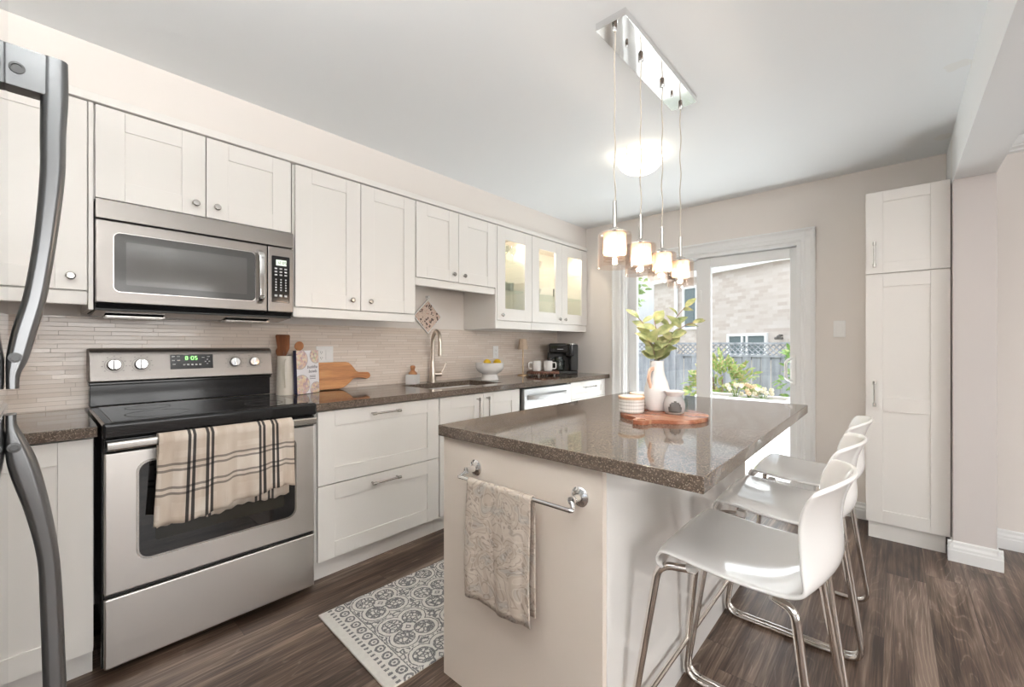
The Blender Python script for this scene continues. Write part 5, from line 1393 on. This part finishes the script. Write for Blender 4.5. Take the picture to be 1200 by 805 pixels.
# ================================================================== ON THE WALLS
# trivet tile hung from a hook
t = thing('hanging_tile', 'floral patterned square tile hung as a diamond beside the tall wall cabinet', 'tile', (0.012, 2.076, 1.43))
h = 0.098
Mr = at(0.0, 2.076, 1.43) @ Matrix.Rotation(radians(45), 4, 'X')
bm = new(); box(bm, 0.010, 0.016, -h+0.006, h-0.006, -h+0.006, h-0.006, 0.001, 2, 0, Mr); obj('tile_face', bm, M_trivet, t)
bm = new()
for a in ((-h, h, -h, -h+0.008), (-h, h, h-0.008, h), (-h, -h+0.008, -h+0.008, h-0.008), (h-0.008, h, -h+0.008, h-0.008)): box(bm, 0.0085, 0.020, a[0], a[1], a[2], a[3], 0.0015, 2, 0, Mr)
obj('frame', bm, M_ceram, t)
bm = new(); lathe(bm, [(0, 0), (0.013, 0), (0.013, 0.005), (0.006, 0.009), (0.006, 0.020), (0.012, 0.026), (0.010, 0.032), (0, 0.034)], 20, 0, frame((0.0005, 2.076, 1.583), (1, 0, 0)))
solo('wall_hook', bm, M_ceram, (0.0005, 2.076, 1.583), 'small white knob hook above the hanging tile', 'hook')
def plate(name, label, ax, pos, w, h, gangs):
    t = thing(name, label, 'outlet' if name == 'wall_outlet' else 'switch', pos)
    def bx(bm, a0, a1, z0, z1, d0, d1, bev=0.001, mi=0):
        if ax == 'x': box(bm, pos[0]+d0, pos[0]+d1, pos[1]+a0, pos[1]+a1, pos[2]+z0, pos[2]+z1, bev, 2, mi)
        else: box(bm, pos[0]+a0, pos[0]+a1, pos[1]-d1, pos[1]-d0, pos[2]+z0, pos[2]+z1, bev, 2, mi)
    bm = new(); bx(bm, -w/2, w/2, -h/2, h/2, 0.0, 0.005, 0.002); obj('cover_plate', bm, M_whiteplate, t)
    for (gx, kind) in gangs:
        bm = new()
        if kind == 'rocker':
            bx(bm, gx-0.017, gx+0.017, -0.033, 0.033, 0.005, 0.0085, 0.001); obj('rocker', bm, M_whiteplate, t)
        else:
            bx(bm, gx-0.017, gx+0.017, -0.034, 0.034, 0.005, 0.0075, 0.001)
            for s in (-0.018, 0.018):
                for q in (-0.006, 0.006): bx(bm, gx+q-0.001, gx+q+0.001, s-0.004, s+0.005, 0.0075, 0.0078, 0, 1)
                bx(bm, gx-0.002, gx+0.002, s-0.011, s-0.007, 0.0075, 0.0078, 0, 1)
            obj('socket_face', bm, [M_whiteplate, M_dark], t)
    return t
plate('wall_outlet', 'white double outlet plate on the backsplash above the cutting board', 'x', (0.0077, 1.256, 1.140), 0.112, 0.112, [(-0.023, 'o'), (0.023, 'rocker')])
plate('wall_outlet', 'white single outlet plate on the backsplash above the fruit bowl', 'x', (0.0077, 2.854, 1.138), 0.070, 0.115, [(0, 'o')])
plate('light_switch', 'white rocker light switch between the patio door and the pantry', 'y', (2.476, D, 1.319), 0.070, 0.118, [(0, 'rocker')])

# ================================================================== OUTSIDE
GZ = -0.55
bm = new(); box(bm, -9, 14, D+0.2, 26, GZ-0.3, GZ); struct('ground', bm, M_yard)
bm = new(); box(bm, -0.6, 4.4, D+0.201, 6.2, -0.16, -0.06); struct('deck', bm, M_deck)
bm = new(); box(bm, -0.55, 4.35, 6.05, 6.15, GZ, -0.16); box(bm, -0.55, -0.45, D+0.3, 6.05, GZ, -0.16); struct('trim_4', bm, M_deck)
# planter with flowers
t = thing('planter', 'long white planter box on the deck just outside the patio door', 'planter', (1.72, 4.66, -0.06))
bm = new()
PX0_, PX1_, PY0_, PY1_, PT = 1.25, 2.06, 4.50, 4.86, 0.70
box(bm, PX0_, PX1_, PY0_, PY0_+0.03, -0.06, PT, 0.004); box(bm, PX0_, PX1_, PY1_-0.03, PY1_, -0.06, PT, 0.004)
box(bm, PX0_, PX0_+0.03, PY0_+0.03, PY1_-0.03, -0.06, PT, 0.004); box(bm, PX1_-0.03, PX1_, PY0_+0.03, PY1_-0.03, -0.06, PT, 0.004)
obj('box', bm, M_planter, t)
bm = new(); box(bm, PX0_+0.03, PX1_-0.03, PY0_+0.03, PY1_-0.03, 0.50, 0.655); obj('soil', bm, M_soil, t)
rf = random.Random(5)
def flower_plant(x, y, label, m):
    t = thing('flowering_plant', label, 'flower', (x, y, 0.656), 0, 'flowering plants in the white planter')
    bm = new()
    for k in range(7):
        a = rf.uniform(0, 2*pi); r = rf.uniform(0.02, 0.06); tube(bm, [(0, 0, 0), (r*0.6*cos(a), r*0.6*sin(a), 0.06), (r*cos(a), r*sin(a), 0.11)], 0.003, 6)
        leaf(bm, (r*0.5*cos(a), r*0.5*sin(a), 0.03), (cos(a), sin(a), 0.3), (0, 0, 1), 0.07, 0.028, 0.3, 0)
    obj('foliage', bm, M_bushleaf, t, True)
    for k in range(9):
        a = 2*pi*k/9+rf.uniform(-0.3, 0.3); r = rf.uniform(0.02, 0.075); cpos = Vector((r*cos(a), r*sin(a), rf.uniform(0.05, 0.14)))
        bm = new()
        for q in range(5):
            b_ = 2*pi*q/5; leaf(bm, cpos, (cos(b_), sin(b_), 1.3), (-cos(b_), -sin(b_), 0.6), 0.042, 0.044, -0.25, 0)
        sphere(bm, cpos+Vector((0, 0, 0.006)), 0.009, 0, u=8, v=6)
        obj('blossom', bm, m, t, True)
flower_plant(1.60, 4.62, 'cream flowering plant at the left of the three in the planter', M_flower)
flower_plant(1.71, 4.66, 'peach flowering plant in the middle of the three in the planter', M_flowerp)
flower_plant(1.83, 4.64, 'cream flowering plant at the right of the three in the planter', M_flower)
# fence
FYY = 8.2
t = thing('fence', 'grey weathered board fence topped with diamond lattice across the yard', 'fence', (1.0, FYY, GZ))
px = [-5.2, -2.8, -0.4, 2.0, 4.4, 6.8]
for x in px:
    bm = new(); box(bm, x-0.05, x+0.05, FYY-0.05, FYY+0.05, GZ, 1.27, 0.005); box(bm, x-0.065, x+0.065, FYY-0.065, FYY+0.065, 1.27, 1.30, 0.005); obj('post', bm, M_fence, t)
for a, b_ in zip(px, px[1:]):
    bm = new(); n = 16; w = (b_-a-0.1)/n
    for k in range(n): box(bm, a+0.05+k*w+0.006, a+0.05+(k+1)*w-0.006, FYY-0.012+(k % 2)*0.02, FYY+0.008+(k % 2)*0.02, GZ+0.05, 1.00)
    for z in (GZ+0.3, 0.95): box(bm, a+0.05, b_-0.05, FYY+0.028, FYY+0.065, z, z+0.08)
    obj('board_panel', bm, M_fence, t)
    bm = new(); box(bm, a+0.05, b_-0.05, FYY-0.02, FYY+0.03, 1.0, 1.035); box(bm, a+0.05, b_-0.05, FYY-0.02, FYY+0.03, 1.215, 1.25)
    L = b_-a-0.1; k = -0.18
    while k < L:
        for s in (1, -1):
            A = [k, 0.0] if s == 1 else [k+0.18, 0.0]; B = [k+0.18, 0.18] if s == 1 else [k, 0.18]
            if min(A[0], B[0]) >= 0 and max(A[0], B[0]) <= L:
                tube(bm, [(a+0.05+A[0], FYY+0.004*s, 1.035+A[1]), (a+0.05+B[0], FYY+0.004*s, 1.035+B[1])], 0.011, 4)
        k += 0.09
    obj('lattice_panel', bm, M_fence, t)
# neighbouring house, its wall turned to the fence
HA = (1.371+0.0, 9.9); hang = math.atan2(0.483, -0.96)
t = thing('house', 'pale brick house beyond the fence with a white eave', 'house', (HA[0], HA[1], GZ), hang)
# local x runs away to the left along the wall, local y points towards the back (away from us)
def hbox(bm, x0, x1, y0, y1, z0, z1, bev=0.0): box(bm, x0, x1, -y1, -y0, z0, z1, bev)
EZ = 2.93-GZ
W0, W1 = -2.5, 4.15
bm = new(); hbox(bm, W0, W1, 0.0, 5.0, 0.0, EZ); obj('brick_wall', bm, M_brick, t, True)
bm = new(); hbox(bm, W0-0.1, W1+0.1, -0.10, 5.1, EZ, EZ+0.03); hbox(bm, W0-0.1, W1+0.1, -0.12, -0.10, EZ-0.03, EZ+0.34); obj('eave', bm, M_soffit, t, True)
bm = new(); prism(bm, [(0.11, EZ+0.34), (-5.1, EZ+0.34), (-2.6, EZ+1.7)], W0-0.1, W1+0.1, 'x'); obj('roof', bm, M_roof, t, True)
bm = new(); tube(bm, [(3.22, 0.05, 0.0), (3.22, 0.05, EZ)], 0.05, 10); obj('downspout', bm, M_soffit, t, True)
def hwin(x0, x1, z0, z1, bars):
    bm = new(); f = 0.06
    hbox(bm, x0, x1, -0.05, 0.02, z0, z0+f); hbox(bm, x0, x1, -0.05, 0.02, z1-f, z1); hbox(bm, x0, x0+f, -0.05, 0.02, z0+f, z1-f); hbox(bm, x1-f, x1, -0.05, 0.02, z0+f, z1-f)
    for b_ in bars: hbox(bm, b_-0.025, b_+0.025, -0.05, 0.02, z0+f, z1-f)
    w = obj('window', bm, M_soffit, t, True)
    bm = new(); hbox(bm, x0+f, x1-f, -0.02, 0.01, z0+f, z1-f); obj('pane', bm, M_housewin, w, True)
hwin(0.62, 1.62, 0.95-GZ, 1.46-GZ, (1.10, 1.22)); hwin(2.50, 3.00, 1.60-GZ, 2.70-GZ, ())
bm = new(); sphere(bm, (0.32, 0.10, 1.36-GZ), 0.045, 0); tube(bm, [(0.32, 0.0, 1.40-GZ), (0.32, 0.08, 1.40-GZ)], 0.02, 8); tube(bm, [(0.24, 0.10, 1.34-GZ), (0.40, 0.10, 1.34-GZ)], 0.025, 8)
obj('wall_light', bm, M_inkd, t, True)
# shrubs and a tree
def bush(name, label, cat, c, rx, ry, rz, n, L, m, seed, trunk=None):
    r = random.Random(seed); t = thing(name, label, cat, (c[0], c[1], GZ))
    bm = new()
    for k in range(n):
        a = r.uniform(0, 2*pi); u_ = r.uniform(-1, 1); q = r.uniform(0.55, 1.0)**0.5; s = sqrt(1-u_*u_)
        lump = 1+0.18*sin(3*a+seed)+0.15*sin(5*u_+2*a)
        p = Vector((rx*q*s*cos(a)*lump, ry*q*s*sin(a)*lump, c[2]-GZ+rz*q*u_*lump))
        d = Vector((cos(a)*s+r.uniform(-.6, .6), sin(a)*s+r.uniform(-.6, .6), u_+r.uniform(-.5, .7)))
        leaf(bm, p, d, (r.uniform(-1, 1), r.uniform(-1, 1), r.uniform(0.2, 1)), L*r.uniform(0.7, 1.3), L*0.45, 0.3, 0)
    obj('foliage', bm, m, t, True)
    bm = new()
    if trunk: tube(bm, [(0, 0, 0), (0.05, 0.02, 1.2), (0.0, 0.0, c[2]-GZ+rz*0.3)], trunk, 10, scale=[1, 0.8, 0.4])
    for k in range(7):
        a = 2*pi*k/7; tube(bm, [(0, 0, 0 if not trunk else 1.2), (rx*0.3*cos(a), ry*0.3*sin(a), (c[2]-GZ)*0.6), (rx*0.7*cos(a), ry*0.7*sin(a), (c[2]-GZ)+rz*0.3*(k % 3-0.5))], 0.012 if not trunk else 0.03, 6)
    obj('stems', bm, M_stem, t, True); return t
bush('shrub', 'green and reddish shrub in front of the fence, seen through the sliding panel', 'shrub', (0.78, 7.1, 0.50), 0.42, 0.35, 0.48, 520, 0.12, M_redleaf, 3)
bush('shrub', 'tall green shrub in front of the fence at the right edge of the glass', 'shrub', (1.86, 7.2, 0.55), 0.27, 0.27, 0.80, 420, 0.11, M_bushleaf, 4)
bush('tree', 'leafy green tree behind the fence, left of the brick house', 'tree', (-4.6, 12.6, 3.0), 1.15, 1.1, 1.7, 1500, 0.22, M_treeleaf, 6, 0.12)
